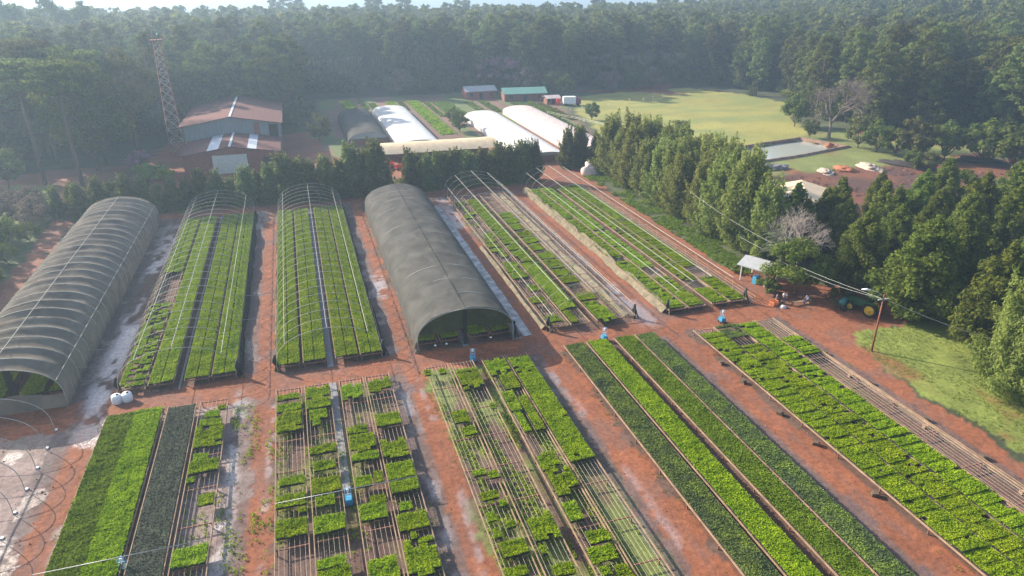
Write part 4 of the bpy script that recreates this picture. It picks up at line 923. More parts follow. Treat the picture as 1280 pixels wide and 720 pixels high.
# ------------------------------------------------------------ lattice tower
t = empty('radio_tower', (-28.8, 183.4, 0), .2, 'tall rusty lattice tower with a platform beside the warehouse', 'tower')
m = MB(); HT = 26.0; br = MB()
wd = lambda z: 1.75 - 1.05 * min(1, z / HT)
lx = lambda z: 2.2 * z / HT * .9
for a, b_ in ((-1, -1), (1, -1), (1, 1), (-1, 1)):
    q = MB(); q.tube([(a * wd(z) + 0, b_ * wd(z), z) for z in (0, HT / 2, HT)], .09, 5); q.build('leg', M['rust'], t)
z = 0; k = 0
while z < HT - 1:
    z2 = min(HT, z + 1.7 * wd(z))
    for (a, b_), (c_, d_) in (((-1, -1), (1, -1)), ((1, -1), (1, 1)), ((1, 1), (-1, 1)), ((-1, 1), (-1, -1))):
        br.tube([(a * wd(z), b_ * wd(z), z), (c_ * wd(z2), d_ * wd(z2), z2)], .06, 4); br.tube([(c_ * wd(z), d_ * wd(z), z), (a * wd(z2), b_ * wd(z2), z2)], .06, 4); br.tube([(a * wd(z2), b_ * wd(z2), z2), (c_ * wd(z2), d_ * wd(z2), z2)], .05, 4)
    z = z2
br.build('bracing', M['palebark'], t)
m = MB(); m.box(-1.4, 1.4, -1.4, 1.4, HT, HT + .15)
for a in (-1.35, 1.35):
    for b_ in (-1.35, 0, 1.35): m.tube([(a, b_, HT), (a, b_, HT + 1.2)], .04, 4); m.tube([(b_, a, HT), (b_, a, HT + 1.2)], .04, 4)
    m.tube([(a, -1.35, HT + 1.2), (a, 1.35, HT + 1.2)], .04, 4); m.tube([(-1.35, a, HT + 1.2), (1.35, a, HT + 1.2)], .04, 4)
m.build('platform', M['rust'], t)
m = MB(); m.tube([(0, 0, HT), (0, 0, HT + 2.4)], .05, 5); m.tube([(.6, .2, HT + .3), (.6, .2, HT + 1.5)], [.35, .3], 8); m.tube([(-.6, 0, HT), (-.6, 0, HT + 2)], .12, 6); m.build('antenna', M['teal'], t)

# ------------------------------------------------------------ utility pole, cables
t = empty('utility_pole', (58.9, 52.5, 0), 0, 'slender rusty utility pole with lamp arm on the grass verge', 'utility pole')
m = MB(); m.tube([(0, 0, -.2), (.1, .15, 3.4), (.2, .3, 6.9)], [.11, .1, .08], 8); m.build('pole', M['rust'], t)
m = MB(); m.tube([(.2, .3, 6.6), (-.3, .8, 7.0), (-.9, 1.3, 7.15)], .035, 6); a_ = m.build('lamp_arm', M['galv'], t)
m = MB(); m.tube([(-.85, 1.25, 7.14), (-1.2, 1.55, 7.14), (-1.55, 1.8, 7.08)], [.09, .14, .06], 8); m.build('lamp_head', M['white'], a_)
m = MB(); m.box(-.5, .9, .27, .34, 6.25, 6.35); m.build('crossarm', M['palewall'], t)
for k, (a, b_, lb) in enumerate((((58.9, 52.9, 6.4), (58.2, 78, 5.0), 'upper cable from the utility pole towards the hut'), ((59.1, 52.8, 6.3), (59.2, 70.5, 4.2), 'lower cable from the utility pole into the round tree'), ((59.1, 52.8, 6.4), (66.8, 40.5, 5.0), 'cable from the utility pole into the feathery tree'), ((59.2, 68, 6.0), (60.5, 96, 6.6), 'cable rising from the hut into the roadside trees'))):
    pts = [Vector(a).lerp(Vector(b_), q / 10) - Vector((0, 0, .5 * math.sin(math.pi * q / 10))) for q in range(11)]
    m = MB(); m.tube(pts, .015, 4); tag(m.build('power_cable', M['galv']), lb, 'cable', 'power cables')

# ------------------------------------------------------------ tractor
t = empty('tractor', (65.9, 60.0, 0), R(22), 'green tractor with yellow wheel rims and canopy under the trees', 'tractor')   # faces local +Y
def wheel(x, y, r, wdt):
    m = MB(); prof = [(-.5, .78), (-.5, .97), (-.3, 1), (.3, 1), (.5, .97), (.5, .78)]; n = 24; V = []; F = []
    for i in range(n):
        a = 2 * math.pi * i / n; lug = 1 + (.03 if i % 2 else 0)
        for px_, pr in prof: rr = r * pr * (lug if pr > .9 else 1); V.append((px_ * wdt, rr * math.cos(a), rr * math.sin(a)))
    k = len(prof)
    for i in range(n):
        for j in range(k): F.append((i * k + j, i * k + (j + 1) % k, ((i + 1) % n) * k + (j + 1) % k, ((i + 1) % n) * k + j))
    wm = MB(); wm.add(V, F, 0, False)
    wh = empty('wheel', (x, y, r)); wh.parent = t
    wm.build('tyre', M['tyre'], wh)
    m = MB(); m.tube([(-wdt * .42, 0, 0), (-wdt * .3, 0, 0), (wdt * .3, 0, 0), (wdt * .42, 0, 0)], [r * .6, r * .74, r * .74, r * .6], 20); m.tube([(-wdt * .55, 0, 0), (wdt * .55, 0, 0)], r * .18, 10); m.build('rim', M['yellow'], wh)
for s in (-1, 1): wheel(s * .95, 0, .85, .5); wheel(s * .8, 2.5, .52, .32)
m = MB()
P = lambda y, w_, z0, z1: [(-w_, y, z0), (w_, y, z0), (w_ * .9, y, z1), (-w_ * .9, y, z1)]
m.grid([[*P(y, w_, a, b_), P(y, w_, a, b_)[0]] for y, w_, a, b_ in ((.6, .38, .8, 1.65), (1.6, .38, .8, 1.62), (2.8, .36, .75, 1.5), (3.2, .3, .8, 1.35))], 0, False); m.add(P(3.2, .3, .8, 1.35), [(0, 1, 2, 3)]); m.build('hood', M['tgreen'], t)
m = MB(); m.box(-.28, .28, -.5, 3.0, .55, .85); m.box(-.75, .75, -.12, .12, .72, .95); m.box(-.7, .7, 2.42, 2.58, .45, .6); m.build('chassis', M['dark'], t)
for s in (-1, 1):
    m = MB(); m.grid([[(s * x, .95 * math.cos(a), .85 + .95 * math.sin(a)) for x in (.62, 1.2)] for a in np.linspace(.25, 2.7, 9)], 0, True); m.build('fender', M['tgreen'], t)
    for y in (-.6, .75): m = MB(); m.tube([(s * .6, y, .9), (s * .6, y * .95, 2.55)], .04, 6); m.build('canopy_post', M['dark'], t)
m = MB(); m.box(-.8, .8, -.9, 1.0, 2.55, 2.66); m.box(-.7, .7, -.8, .9, 2.66, 2.72); m.build('canopy', M['tgreen'], t)
m = MB(); m.box(-.28, .28, -.35, .15, 1.0, 1.15); m.box(-.28, .28, -.42, -.32, 1.15, 1.6); m.build('seat', M['yellow'], t)
m = MB(); m.tube([(0, .6, 1.4), (0, .45, 1.75)], .03, 6); m.tube([(.2 * math.cos(a), .43 + .08 * math.sin(a), 1.76 + .2 * math.sin(a)) for a in np.linspace(0, 6.283, 13)], .02, 5); m.build('steering_wheel', M['dark'], t)
m = MB(); m.tube([(.22, 1.9, 1.55), (.22, 1.9, 2.4)], .04, 8); m.build('exhaust', M['dark'], t)
t = empty('farm_implement', (63.6, 63.2, 0), .5, 'dark green towed implement in the shade before the tractor', 'implement')
m = MB(); m.box(-1.3, 1.3, -.12, .12, .75, .95); m.box(-.1, .1, -1.2, 1.2, .6, .75)
for q in range(7): m.tube([(-1.2 + q * .4, 0, .8), (-1.2 + q * .4, .3, .5), (-1.2 + q * .4, -.1, 0)], .04, 5)
m.build('frame', M['tgreen'], t); m = MB(); m.tube([(-.8, -.5, .9), (.8, -.5, .9)], .4, 12); m.build('tank', M['teal'], t)
for s in (-1, 1): m = MB(); m.tube([(s * 1.0 - .1, -.9, .35), (s * 1.0 + .1, -.9, .35)], .36, 14); m.build('wheel', M['tyre'], t)

# ------------------------------------------------------------ people under the round tree
def person(x, y, rz, sit, shirt, label, trousers='cblue', seat_h=.45):
    dz = -.42 if sit else 0
    pe = (0, 0, .95 + dz)
    J = {'pelvis': (pe, .15), 'waist': ((0, 0, 1.1 + dz), .13), 'chest': ((0, .02, 1.32 + dz), .16), 'neck': ((0, .03, 1.5 + dz), .06), 'head': ((0, .06, 1.6 + dz), .095), 'crown': ((0, .05, 1.72 + dz), .085)}
    E = [('pelvis', 'waist'), ('waist', 'chest'), ('chest', 'neck'), ('neck', 'head'), ('head', 'crown')]
    for s, n_ in ((-1, 'l'), (1, 'r')):
        J['sh' + n_] = ((s * .19, 0, 1.42 + dz), .07); J['el' + n_] = ((s * .27, .08, 1.15 + dz), .05); J['wr' + n_] = ((s * .2, .3, 1.05 + dz), .035); J['ha' + n_] = ((s * .18, .38, 1.04 + dz), .035)
        J['hip' + n_] = ((s * .1, .02, .9 + dz), .1)
        if sit: J['kn' + n_] = ((s * .13, .45, .52), .075); J['an' + n_] = ((s * .12, .42, .1), .05); J['to' + n_] = ((s * .12, .6, .04), .04)
        else: J['kn' + n_] = ((s * .12, .05 * s, .5), .075); J['an' + n_] = ((s * .13, 0, .1), .05); J['to' + n_] = ((s * .13, .17, .04), .04)
        E += [('chest', 'sh' + n_), ('sh' + n_, 'el' + n_), ('el' + n_, 'wr' + n_), ('wr' + n_, 'ha' + n_), ('pelvis', 'hip' + n_), ('hip' + n_, 'kn' + n_), ('kn' + n_, 'an' + n_), ('an' + n_, 'to' + n_)]
    K = list(J); me = bpy.data.meshes.new('person'); me.from_pydata([J[k][0] for k in K], [(K.index(a), K.index(b_)) for a, b_ in E], []); me.materials.append(M['skin'])
    t = empty('person', (x, y, 0), rz, label, 'person'); o = link('body', me, t)
    o.modifiers.new('skin', 'SKIN'); sv = me.skin_vertices[0].data
    for k, v in zip(K, sv): v.radius = (J[k][1],) * 2
    sv[0].use_root = True; o.modifiers.new('sub', 'SUBSURF').levels = 1
    def cloth(name, sel, mat, grow_):
        ks = [k for k in K if k[:2] in sel or k in sel]; m2 = bpy.data.meshes.new(name); m2.from_pydata([J[k][0] for k in ks], [(ks.index(a), ks.index(b_)) for a, b_ in E if a in ks and b_ in ks], []); m2.materials.append(M[mat])
        q = link(name, m2, t); q.modifiers.new('skin', 'SKIN')
        for k, v in zip(ks, m2.skin_vertices[0].data): v.radius = (J[k][1] + grow_,) * 2
        m2.skin_vertices[0].data[0].use_root = True; q.modifiers.new('sub', 'SUBSURF').levels = 1
    cloth('shirt', ('waist', 'chest', 'sh', 'el'), shirt, .02); cloth('trousers', ('pelvis', 'hi', 'kn', 'an'), trousers, .015)
    hme = lumpy('hair', 12, 6, .105, .12, .1, .05, 2, [M['chair_dark']]); link('hair', hme, t, (0, .03, 1.66 + dz))
person(57.4, 66.0, R(150), False, 'cwhite', 'person in white shirt standing beside the orange box under the tree')
person(56.7, 66.6, R(-120), True, 'cblue', 'person in dark clothes sitting beside the one in white', 'blackp')
person(60.3, 65.2, R(90), True, 'bluel', 'person in pale blue shirt sitting apart on the bench under the tree')
for k, (x, y, rz, l_, lb) in enumerate(((59.4, 65.3, 0, 3.2, 'long low wooden bench under the round tree'), (56.7, 66.75, .5, 1.0, 'short wooden stool beneath the sitting person in dark clothes'))):
    t = empty('wooden_bench', (x, y, 0), rz, lb, 'bench'); m = MB(); m.box(-l_ / 2, l_ / 2, -.2, .2, .36, .42); m.build('seat', M['wood'], t)
    for s in (-1, 1): m = MB(); m.box(s * l_ * .4 - .05, s * l_ * .4 + .05, -.18, .18, -.02, .36); m.build('leg', M['wood'], t)
t = empty('crate', (55.9, 66.1, 0), .4, 'orange crate on the red soil beside the people', 'crate'); m = MB(); m.box(-.5, .5, -.35, .35, 0, .06)
for z in (.1, .3, .5): m.box(-.5, .5, -.37, -.33, z, z + .14); m.box(-.5, .5, .33, .37, z, z + .14); m.box(-.52, -.48, -.33, .33, z, z + .14); m.box(.48, .52, -.33, .33, z, z + .14)
m.build('slats', MAT('orange_plastic', (.6, .2, .08), .5), t)
tag(link('sack', lumpy('sack', 12, 6, .45, .3, .35, .3, 4, [M['cwhite']]), None, (56.6, 65.0, 0)), 'white sack lying on the soil before the people', 'sack')
# white sheeted stack by the red soil behind bay 5
tag(link('covered_stack', lumpy('covered_stack', 18, 8, 2.2, 1.5, 2.6, .35, 8, [M['filmp']]), None, (59.6, 134.6, 0)), 'white wrapped stack between the windbreak and roadside trees', 'covered stack')
tag(link('covered_stack', lumpy('covered_stack', 18, 8, 2.0, 1.4, 1.9, .35, 9, [M['bluel']]), None, (62.5, 134.0, 0)), 'pale blue covered stack right of the white wrapped one', 'covered stack')
# truck beyond and red box
t = empty('van', (89.8, 220.8, 0), -.2, 'small white and maroon truck parked at the meadow edge', 'truck')
m = MB(); m.box(-3, 1.2, -1.1, 1.1, .7, 3.0); m.build('box_body', M['white'], t); m = MB(); m.box(1.25, 3.0, -1.0, 1.0, .6, 2.3); m.box(1.25, 2.6, -.95, .95, 2.3, 2.6); m.build('cab', MAT('maroon', (.2, .03, .06), .5), t)
m = MB(); m.box(2.62, 3.02, -.9, .9, 1.5, 2.2); m.build('windscreen', M['glass'], t)
for x in (-2, 2.1):
    for s in (-1, 1): m = MB(); m.tube([(x, s * 1.0 - .12, .45), (x, s * 1.0 + .12, .45)], .45, 14); m.build('wheel', M['tyre'], t)
m = MB(); m.box(-.6, .6, -.4, .4, 0, 1.9); m.box(-.7, .7, -.5, .5, 1.9, 2.05); m.box(-.4, .4, -.45, -.4, .4, 1.5); tag(m.build('kiosk', M['red'], None, (85.7, 223, 0)), 'bright red kiosk beside the small truck', 'kiosk')
for k in range(9):
    m = MB(); m.tube([(0, 0, -.1), (0, 0, 1.8)], .06, 6); m.box(-.3, .3, -.04, .04, 1.5, 1.6)
    tag(m.build('fence_post', M['palewall'], None, (83 + k * 5.4, 205 + k * 2.2 + (k % 3), 0)), f'thin pale post in the yellow grass, {ordw(k)} from the left', 'post', 'posts at the far edge of the meadow')
m = MB()
for k in range(11): m.box(76 + k * 2.0 - .06, 76 + k * 2.0 + .06, 207 - k * 5.2 - .06, 207 - k * 5.2 + .06, 0, 1.0)
m.tube([(76, 207, .9), (96, 155, .9)], .04, 5); m.tube([(76, 207, .5), (96, 155, .5)], .04, 5); tag(m.build('rail_fence', M['palewall']), 'low pale rail fence between garden beds and meadow', 'fence')

# ------------------------------------------------------------ heaps in the earth lot
HM = {'sand': MAT('pinkish_sand', (.42, .25, .17), .9, 0, .2, 2, .4), 'black': MAT('black_compost', (.035, .03, .028), .9, 0, .3, 3, .6), 'pale': MAT('pale_lime', (.36, .29, .24), .9, 0, .15, 2, .4), 'redsoil': MAT('orange_soil', (.30, .11, .055), .9, 0, .2, 2, .4), 'greyt': MAT('grey_tarp', (.22, .20, .20), .6, 0, .4, 1.2, .6)}
for k, (x, y, rx, ry, rz_, mm, lb) in enumerate((
    (87.5, 113.5, 2.2, 1.8, 1.7, 'sand', 'left pinkish sand heap behind the beige roofed barn'), (91.0, 115.5, 2.4, 1.8, 1.6, 'sand', 'right pinkish sand heap behind the beige roofed barn'), (89.0, 112.8, 2.4, 1.7, 1.6, 'black', 'black heap between the two sand heaps'), (87.6, 118.0, 3.0, 1.6, 1.7, 'black', 'black heap at the far left of the earth lot'), (93.6, 116.6, 2.0, 1.6, 1.3, 'black', 'small black heap right of the sand heaps'),
    (109.3, 120.0, 2.6, 1.4, 1.1, 'pale', 'small whitish heap on the red earth'), (121.5, 120.5, 3.6, 1.6, 1.3, 'pale', 'long whitish heap near the far edge of the lot'), (115, 121.0, 3.0, 1.5, 1.2, 'redsoil', 'orange soil heap between the two whitish heaps'), (131, 119.5, 6.5, 1.6, 1.4, 'black', 'long dark heap right of the whitish ones'), (150, 117, 5, 2.0, 1.6, 'black', 'dark heap at the right end of the lot'),
    (87, 128.5, 4.0, 2.6, 1.4, 'greyt', 'grey tarpaulin covered pile, left of three beside the pond'), (93.5, 129.5, 4.2, 2.3, 1.5, 'greyt', 'grey tarpaulin covered pile, middle of three beside the pond'), (99.5, 126.8, 4.6, 2.0, 1.3, 'greyt', 'grey tarpaulin covered pile, right of three beside the pond'), (86.5, 124.2, 3.6, 1.6, 1.2, 'black', 'black pile before the grey tarpaulins'), (128.5, 141.5, 1.4, .9, 1.3, 'redsoil', 'little orange pile at the pond corner'), (103.5, 108.5, 1.5, 1.0, 1.4, 'greyt', 'blue-grey bundle at the right end of the beige roof'))):
    tag(link('heap', lumpy('heap', 34, 10, rx, ry, rz_ * .75, .62, k + 20, [HM[mm]]), None, (x, y, -.05), .25 * k), lb, 'heap')

# ------------------------------------------------------------ crop beds beyond
cb = []
for k, (px0, py0, px1, py1, w_, leaf, lb) in enumerate((
    (424, 127, 452, 147, 4.0, 'seedlime', 'bright green garden strip at the left of the far gardens'), (482, 128, 500, 139, 2.6, 'seedlime', 'short light green garden strip behind the left white tunnel'), (512, 127, 565, 168, 4.2, 'seedlime', 'long yellow-green garden strip right of the left white tunnel'),
    (548, 128, 572, 142, 6.0, 'crop', 'mottled green vegetable plot between the white tunnels'), (580, 128, 612, 142, 2.6, 'crop', 'left narrow vegetable bed behind the middle tunnel'), (598, 127, 628, 140, 2.6, 'crop', 'right narrow vegetable bed behind the middle tunnel'), (638, 128, 690, 147, 5.0, 'seeddark', 'grey-green vegetable plot behind the pinkish tunnel'), (460, 130, 478, 142, 2.0, 'seedolive', 'olive garden strip behind the grey net tunnel'), (700, 148, 725, 166, 2.4, 'seeddark', 'dark crop row beside the pinkish tunnel'), (655, 128, 704, 146, 2.2, 'seedolive', 'narrow olive crop row behind the pinkish tunnel'), (672, 130, 722, 150, 2.2, 'crop', 'narrow green crop row nearest the meadow fence'), (445, 126, 463, 137, 1.8, 'seeddark', 'thin dark strip beside the bright left garden strip'), (530, 128, 556, 146, 1.6, 'seedolive', 'thin olive strip right of the yellow-green strip'), (496, 127, 512, 138, 1.6, 'crop', 'thin green strip left of the yellow-green strip'))):
    a, b_ = G(px0, py0), G(px1, py1); x = (a[0] + b_[0]) / 2; L_ = a[1] - b_[1]
    o = link('crop_bed', seed_mesh(w_, abs(L_), .35, leaf, 14, .4, .4, rowv=.2, rowlen=2.5, gap=.12, seed=300 + k), None, (x, (a[1] + b_[1]) / 2, 0)); tag(o, lb, 'crop bed', 'crop beds of the far gardens')

# ------------------------------------------------------------ trees: windbreak behind the bays
CASD = [casuarina(9000, 9.6, 3.6, .2, s, 'casdark', 42) for s in (1, 2, 3)]
CAS = [casuarina(30000, 14.5, 4.6, .17, s, 'cas', 58) for s in (11, 12, 13, 14)]
random.seed(21)
xs = list(np.arange(-43, 14, 2.45)) ; k = 0
for x in xs:
    s = random.uniform(.62, 1.0); s *= .85 if x < -22 else (1.25 if x > -7 else .82)
    plant('windbreak_tree', CASD[k % 3], x + random.uniform(-.5, .5), 135 + random.uniform(-1.8, 1.8) - (.06 * (x + 43)), f'dark feathery tree, {ordw(k)} from the left in the windbreak', 'tree', 'windbreak trees left of the gap', s * 1.3, sz=s); k += 1
for k, x in enumerate(np.arange(19.5, 47, 1.95)):
    plant('windbreak_tree', CASD[k % 3], x + random.uniform(-.4, .4), 133.2 + random.uniform(-1.2, 1.6), f'dark slender feathery tree, {ordw(k)} from left, behind the sparse bay', 'tree', 'windbreak trees behind the dark tunnel', random.uniform(.9, 1.2), sz=random.uniform(.72, .98)); 
for k, (x, y) in enumerate(((56.5, 140.5), (59.5, 141.5), (63, 139.5), (66, 141), (61.5, 144))):
    plant('windbreak_tree', CASD[k % 3], x, y, f'{["leftmost", "second", "third", "fourth", "rearmost"][k]} dark tree of the clump right of the tunnel end', 'tree', 'clump right of the white tunnels', random.uniform(.85, 1.05))
# tall roadside row
k = 0
for (off_, n_) in ((0, 11), (5.0, 8), (10.0, 5)):
    for q in range(n_):
        y0_ = {0: 80.5, 5.0: 91, 10.0: 108}[off_]; y = y0_ + q * ((132.5 - y0_) / (n_ - 1)) + random.uniform(-1.3, 1.3); x = 63.6 + off_ + random.uniform(-.7, .7) + (.4 if y < 90 else 0)
        if y > 128 and off_ == 0: x -= .5
        rowl = {0: 'roadside front', 5.0: 'middle', 10.0: 'rear'}[off_]
        plant('casuarina_tree', CAS[k % 4], x, y, f'tall feathery tree, {ordw(q)} from the hut end, {rowl} row', 'tree', 'tall feathery roadside trees', (q_s := random.uniform(.82, 1.1) * (1.04 - .0034 * (y - 78))) * 1.32, sz=q_s); k += 1

# ------------------------------------------------------------ right-hand cluster
BP = [bushy_pine(20000, 12, 4.0, .2, s) for s in (31, 32, 33)]
BPs = [bushy_pine(6000, 9, 2.4, .24, s) for s in (41, 42)]
def by_top(px, py, h): return G(px, py, h)
spots = [(70.0, 57.6, 13.5, 0, 1.2, 'bright green broad pine behind the grass verge'), (69.6, 67.2, 11.5, 1, 1.05, 'dull green pine behind the tractor'), (71.5, 49.2, 13, 1, 1.0, 'dark pine between the broad pine and the feathery tree'), (93.6, 66, 13, 2, 1, 'pine at the right edge, middle height of the picture'), (89.8, 69.5, 11.4, 0, 1, 'pine rising behind the bright broad pine'), (86.6, 79.0, 10, 1, 1, 'small pine on the near lot edge, centre'), (90.5, 75, 10.5, 2, 1, 'small pine on the near lot edge, right of centre'),
    (78, 70, 10.5, 0, 1, 'pine with browned needles behind the dull green one'), (75.5, 77, 9.5, 2, 1, 'pine behind the leafless tree, right side'), (70, 79, 9.5, 1, 1, 'pine behind the leafless tree, left side'), (80, 62, 12, 1, 1, 'dark pine between bright broad pine and right edge'), (83, 54, 13, 0, 1, 'yellowish pine right of the bright broad pine'), (78, 50, 13, 2, 1, 'pine at the right edge above the dark one'), (100, 76, 12, 1, 1, 'pine at the right edge below the dirt path'), (97, 84, 10.5, 0, 1, 'pine under the dirt path at right'), (106, 88, 11, 2, 1, 'far right pine next to the dirt path'), (85, 72, 9.5, 1, .9, 'young dark pine amid the cluster'), (80, 85, 9, 0, .9, 'pine before the beige roofed barn, right side'), (103, 66, 13, 0, 1, 'tall pine cut by the right edge'), (94, 90, 9, 1, .9, 'pine on the right of the red lot, near row'), (112, 80, 12, 2, 1, 'pine beyond the right edge group'), (75, 62.5, 10, 2, .9, 'pine squeezed behind the bright broad pine')]
for k, (x, y, h, v, wd_, lb) in enumerate(spots):
    plant('young_pine', BP[v], x, y, lb, 'tree', 'young pines right of the road', h / 12 * wd_, sz=h / 12)
spots = [(1000, 228, 10, 0, 'small conifer before the beige roof, left'), (1036, 234, 9, 1, 'small conifer before the beige roof, middle'), (1056, 222, 11, 0, 'conifer at the right end of the beige roof'), (1112, 226, 10, 1, 'small conifer on the near edge of the red lot'), (1150, 240, 9, 0, 'small conifer right of the red lot'), (983, 246, 7, 1, 'tiny conifer left of the leafless tree')]
for k, (px_, py_, h, v, lb) in enumerate(spots):
    x, y = by_top(px_, py_, h); plant('young_conifer', BPs[v], x, y, lb, 'tree', 'small conifers by the red lot', h / 9)
NEAR = casuarina(60000, 15.5, 5.2, .13, 51, 'cas', 60); NEAR2 = casuarina(40000, 13, 4.8, .15, 52, 'cas', 64)
plant('casuarina_tree', NEAR, 65.4, 41.2, 'large feathery yellow-green tree at the right edge beside the road', 'tree', None, 1.12, sz=.98)
plant('casuarina_tree', NEAR2, 73.5, 42.0, 'feathery tree behind the large one at the right edge', 'tree', None, .95)
plant('casuarina_tree', NEAR2, 66.5, 31.5, 'feathery tree low at the right edge of the picture', 'tree', None, 1.0, rz=2, sz=.8)
RND = broadleaf(9000, 6.3, 3.7, .2, 61, 'pineR', .22, .7, 34)
plant('round_tree', RND, 60.6, 68.0, 'round dark green tree shading the people', 'tree', rz=0, s=1.2)
plant('shrub', broadleaf(2500, 2.2, 1.8, .18, 62, 'broad', .05, .7, 14), 57.6, 69.5, 'low green shrub left of the round tree', 'shrub', rz=0)
plant('shrub', broadleaf(1500, 1.5, 1.0, .16, 63, 'olive', .05, .7, 10), 57.6, 76.5, 'low yellow flowered shrub beside the hut', 'shrub', rz=0)
plant('shrub', broadleaf(2500, 2.6, 2.2, .18, 64, 'broad', .05, .7, 14), 66.0, 65.8, 'dark shrub behind the tractor shade', 'shrub', rz=0)
plant('palm_tree', palm_tree(5.2, 3), 59.6, 70.6, 'grey-green palm leaning over the hut', 'palm', rz=0, names=('fronds', 'trunk'))
plant('palm_tree', palm_tree(6.2, 4), 61.2, 72.4, 'taller palm behind the hut palm', 'palm', rz=0, names=('fronds', 'trunk'))
plant('leafless_tree', bare_tree(11.0, 5, 7, 'palebark', .72, .22), 63.6, 71.8, 'pale leafless tree above the round green tree', 'tree', rz=0, names=('branches', 'trunk'))
plant('leafless_tree', bare_tree(17.5, 9, 7, 'greybark', .8, .5), 134.5, 149, 'large leafless tree beside the pond and forest', 'tree', rz=0, names=('branches', 'trunk'))
# bushes by the forest edge right
BR = [broadleaf(2600, 9, 4.5, .42, s, 'broad', .08, .75, 22) for s in (71, 72, 73)]
OL = [broadleaf(2600, 9, 4.5, .42, s, 'olive', .1, .75, 22) for s in (74, 75)]
for k, (px_, py_, sc, ms, lb) in enumerate(((993, 158, 1.0, BR[0], 'round bush left of the big leafless tree'), (1072, 185, .9, OL[0], 'grey-green bush right of the big leafless tree'), (1095, 190, .9, BR[1], 'dark bush behind the pond corner'), (1140, 198, 1.1, OL[1], 'olive bush before the forest trunks'), (1118, 195, .8, BR[2], 'small dark bush before the forest'), (1180, 200, 1.0, BR[0], 'dark bush at the bend of the dirt path'), (1225, 205, 1.2, BR[1], 'bright green bush at the forest edge far right'), (1265, 212, 1.2, BR[2], 'dark bush at the right picture edge by the path'), (1012, 172, .6, BR[1], 'small bush under the big leafless tree'), (1160, 215, .5, OL[0], 'little bush on the green strip by the lot'), (1195, 262, .9, BR[2], 'dark broadleaf bush below the dirt path'))):
    x, y = G(px_, py_); plant('bush', ms, x, y, lb, 'bush', 'bushes along the right forest edge', sc)
x, y = G(1075, 222); plant('bush', BR[0], *G(1140, 212), 'small light green bush at the edge of the red lot', 'bush', None, .5)
plant('bush', BR[1], *G(740, 150), 'lone dark round bush at the left end of the meadow', 'bush', None, .62)
plant('bush', OL[0], *G(848, 186), 'pale green bush behind the tall roadside trees', 'bush', None, .8)
plant('bush', BR[2], *G(575, 165), 'dark shrubbery between the left and middle white tunnels', 'bush', None, .7)
plant('bush', BR[0], *G(566, 155), 'dark shrub behind the one between the white tunnels', 'bush', None, .55)
# mid hazy trees and bushes at the forest foot
BRN = [broadleaf(2200, 10, 5.5, .4, s, 'brownl', .1, .7, 22) for s in (81, 82)]
PNK = broadleaf(2200, 13, 6.0, .45, 84, 'pink', .25, .7, 22)
for k, (px_, py_, sc, ms, lb) in enumerate(((500, 120, 1.0, BRN[0], 'brownish leafless bush at the forest foot behind the gardens'), (548, 112, 1.35, OL[1], 'pale green rounded tree at the forest foot'), (497, 108, 1.3, OL[0], 'light green tree in the forest shade, left of centre'), (612, 112, 1.0, PNK, 'left pink flowering tree above the green roof'), (640, 113, .95, PNK, 'right pink flowering tree above the green roof'), (660, 118, 1.0, BRN[1], 'brown tree behind the green roofed building'), (690, 120, 1.0, OL[0], 'olive tree right of the green roofed building'), (705, 122, .9, BR[0], 'dark tree right of the olive one'), (765, 114, .8, BRN[0], 'low brown bush at the left of the meadow edge'), (755, 113, .7, BRN[1], 'second brown bush at the meadow edge'), (790, 111, .85, BR[1], 'dull bush right of the brown ones, meadow edge'), (815, 110, .8, BRN[1], 'hazy brown bush by the forest path'), (530, 120, .6, OL[1], 'small tan bush beside the brownish one'), (385, 150, .6, OL[0], 'small bush beside the warehouse road'), (400, 175, .8, OL[1], 'olive bush right of the warehouse'), (372, 160, .5, BR[0], 'dark little bush beside the warehouse'))):
    plant('tree' if sc > .85 else 'bush', ms, *G(px_, py_), lb, 'tree' if sc > .85 else 'bush', None, sc)
# left side
BIG = [broadleaf(15000, 26, 9.0, .38, 91, 'pineR', .12, .8, 46), broadleaf(11000, 25, 7.5, .38, 92, 'olive', .35, .7, 36)]
plant('broadleaf_tree', BIG[0], -43.5, 170, 'huge dark broadleaf tree left of the lattice tower', 'tree', rz=0)
plant('broadleaf_tree', BIG[1], -36.5, 178, 'huge olive green tree between dark tree and tower', 'tree', rz=0)
plant('broadleaf_tree', BIG[0], -56, 186, 'dark broadleaf tree behind the huge one, far left', 'tree', rz=2, s=.8)
plant('small_tree', broadleaf(3000, 9.5, 4.4, .3, 93, 'olive', .35, .6, 20), -54.5, 150, 'small light green tree on the grass at the left edge', 'tree', rz=0)
plant('small_tree', broadleaf(2500, 8, 3.6, .3, 94, 'olive', .3, .6, 18), -60.5, 158, 'pale small tree behind the one on the grass', 'tree', rz=0)
plant('flowering_shrub', broadleaf(1600, 4, 2.8, .35, 95, 'pink', .1, .7, 14), -35.5, 170, 'purple pink shrub under the huge trees', 'shrub', rz=0)
plant('shrub', broadleaf(1800, 3.6, 3.4, .3, 96, 'crop', .05, .7, 14), -31.0, 158, 'bright green shrub left of the workshop', 'shrub', rz=0)
plant('shrub', broadleaf(1200, 2.6, 1.8, .3, 97, 'seedlime', .05, .7, 14), -28.0, 156, 'yellow green shrub before the workshop', 'shrub', rz=0)
TW = [broadleaf(1600, 5.5, 3.0, .22, s, 'brownl', .1, .7, 18) for s in (101, 102)]
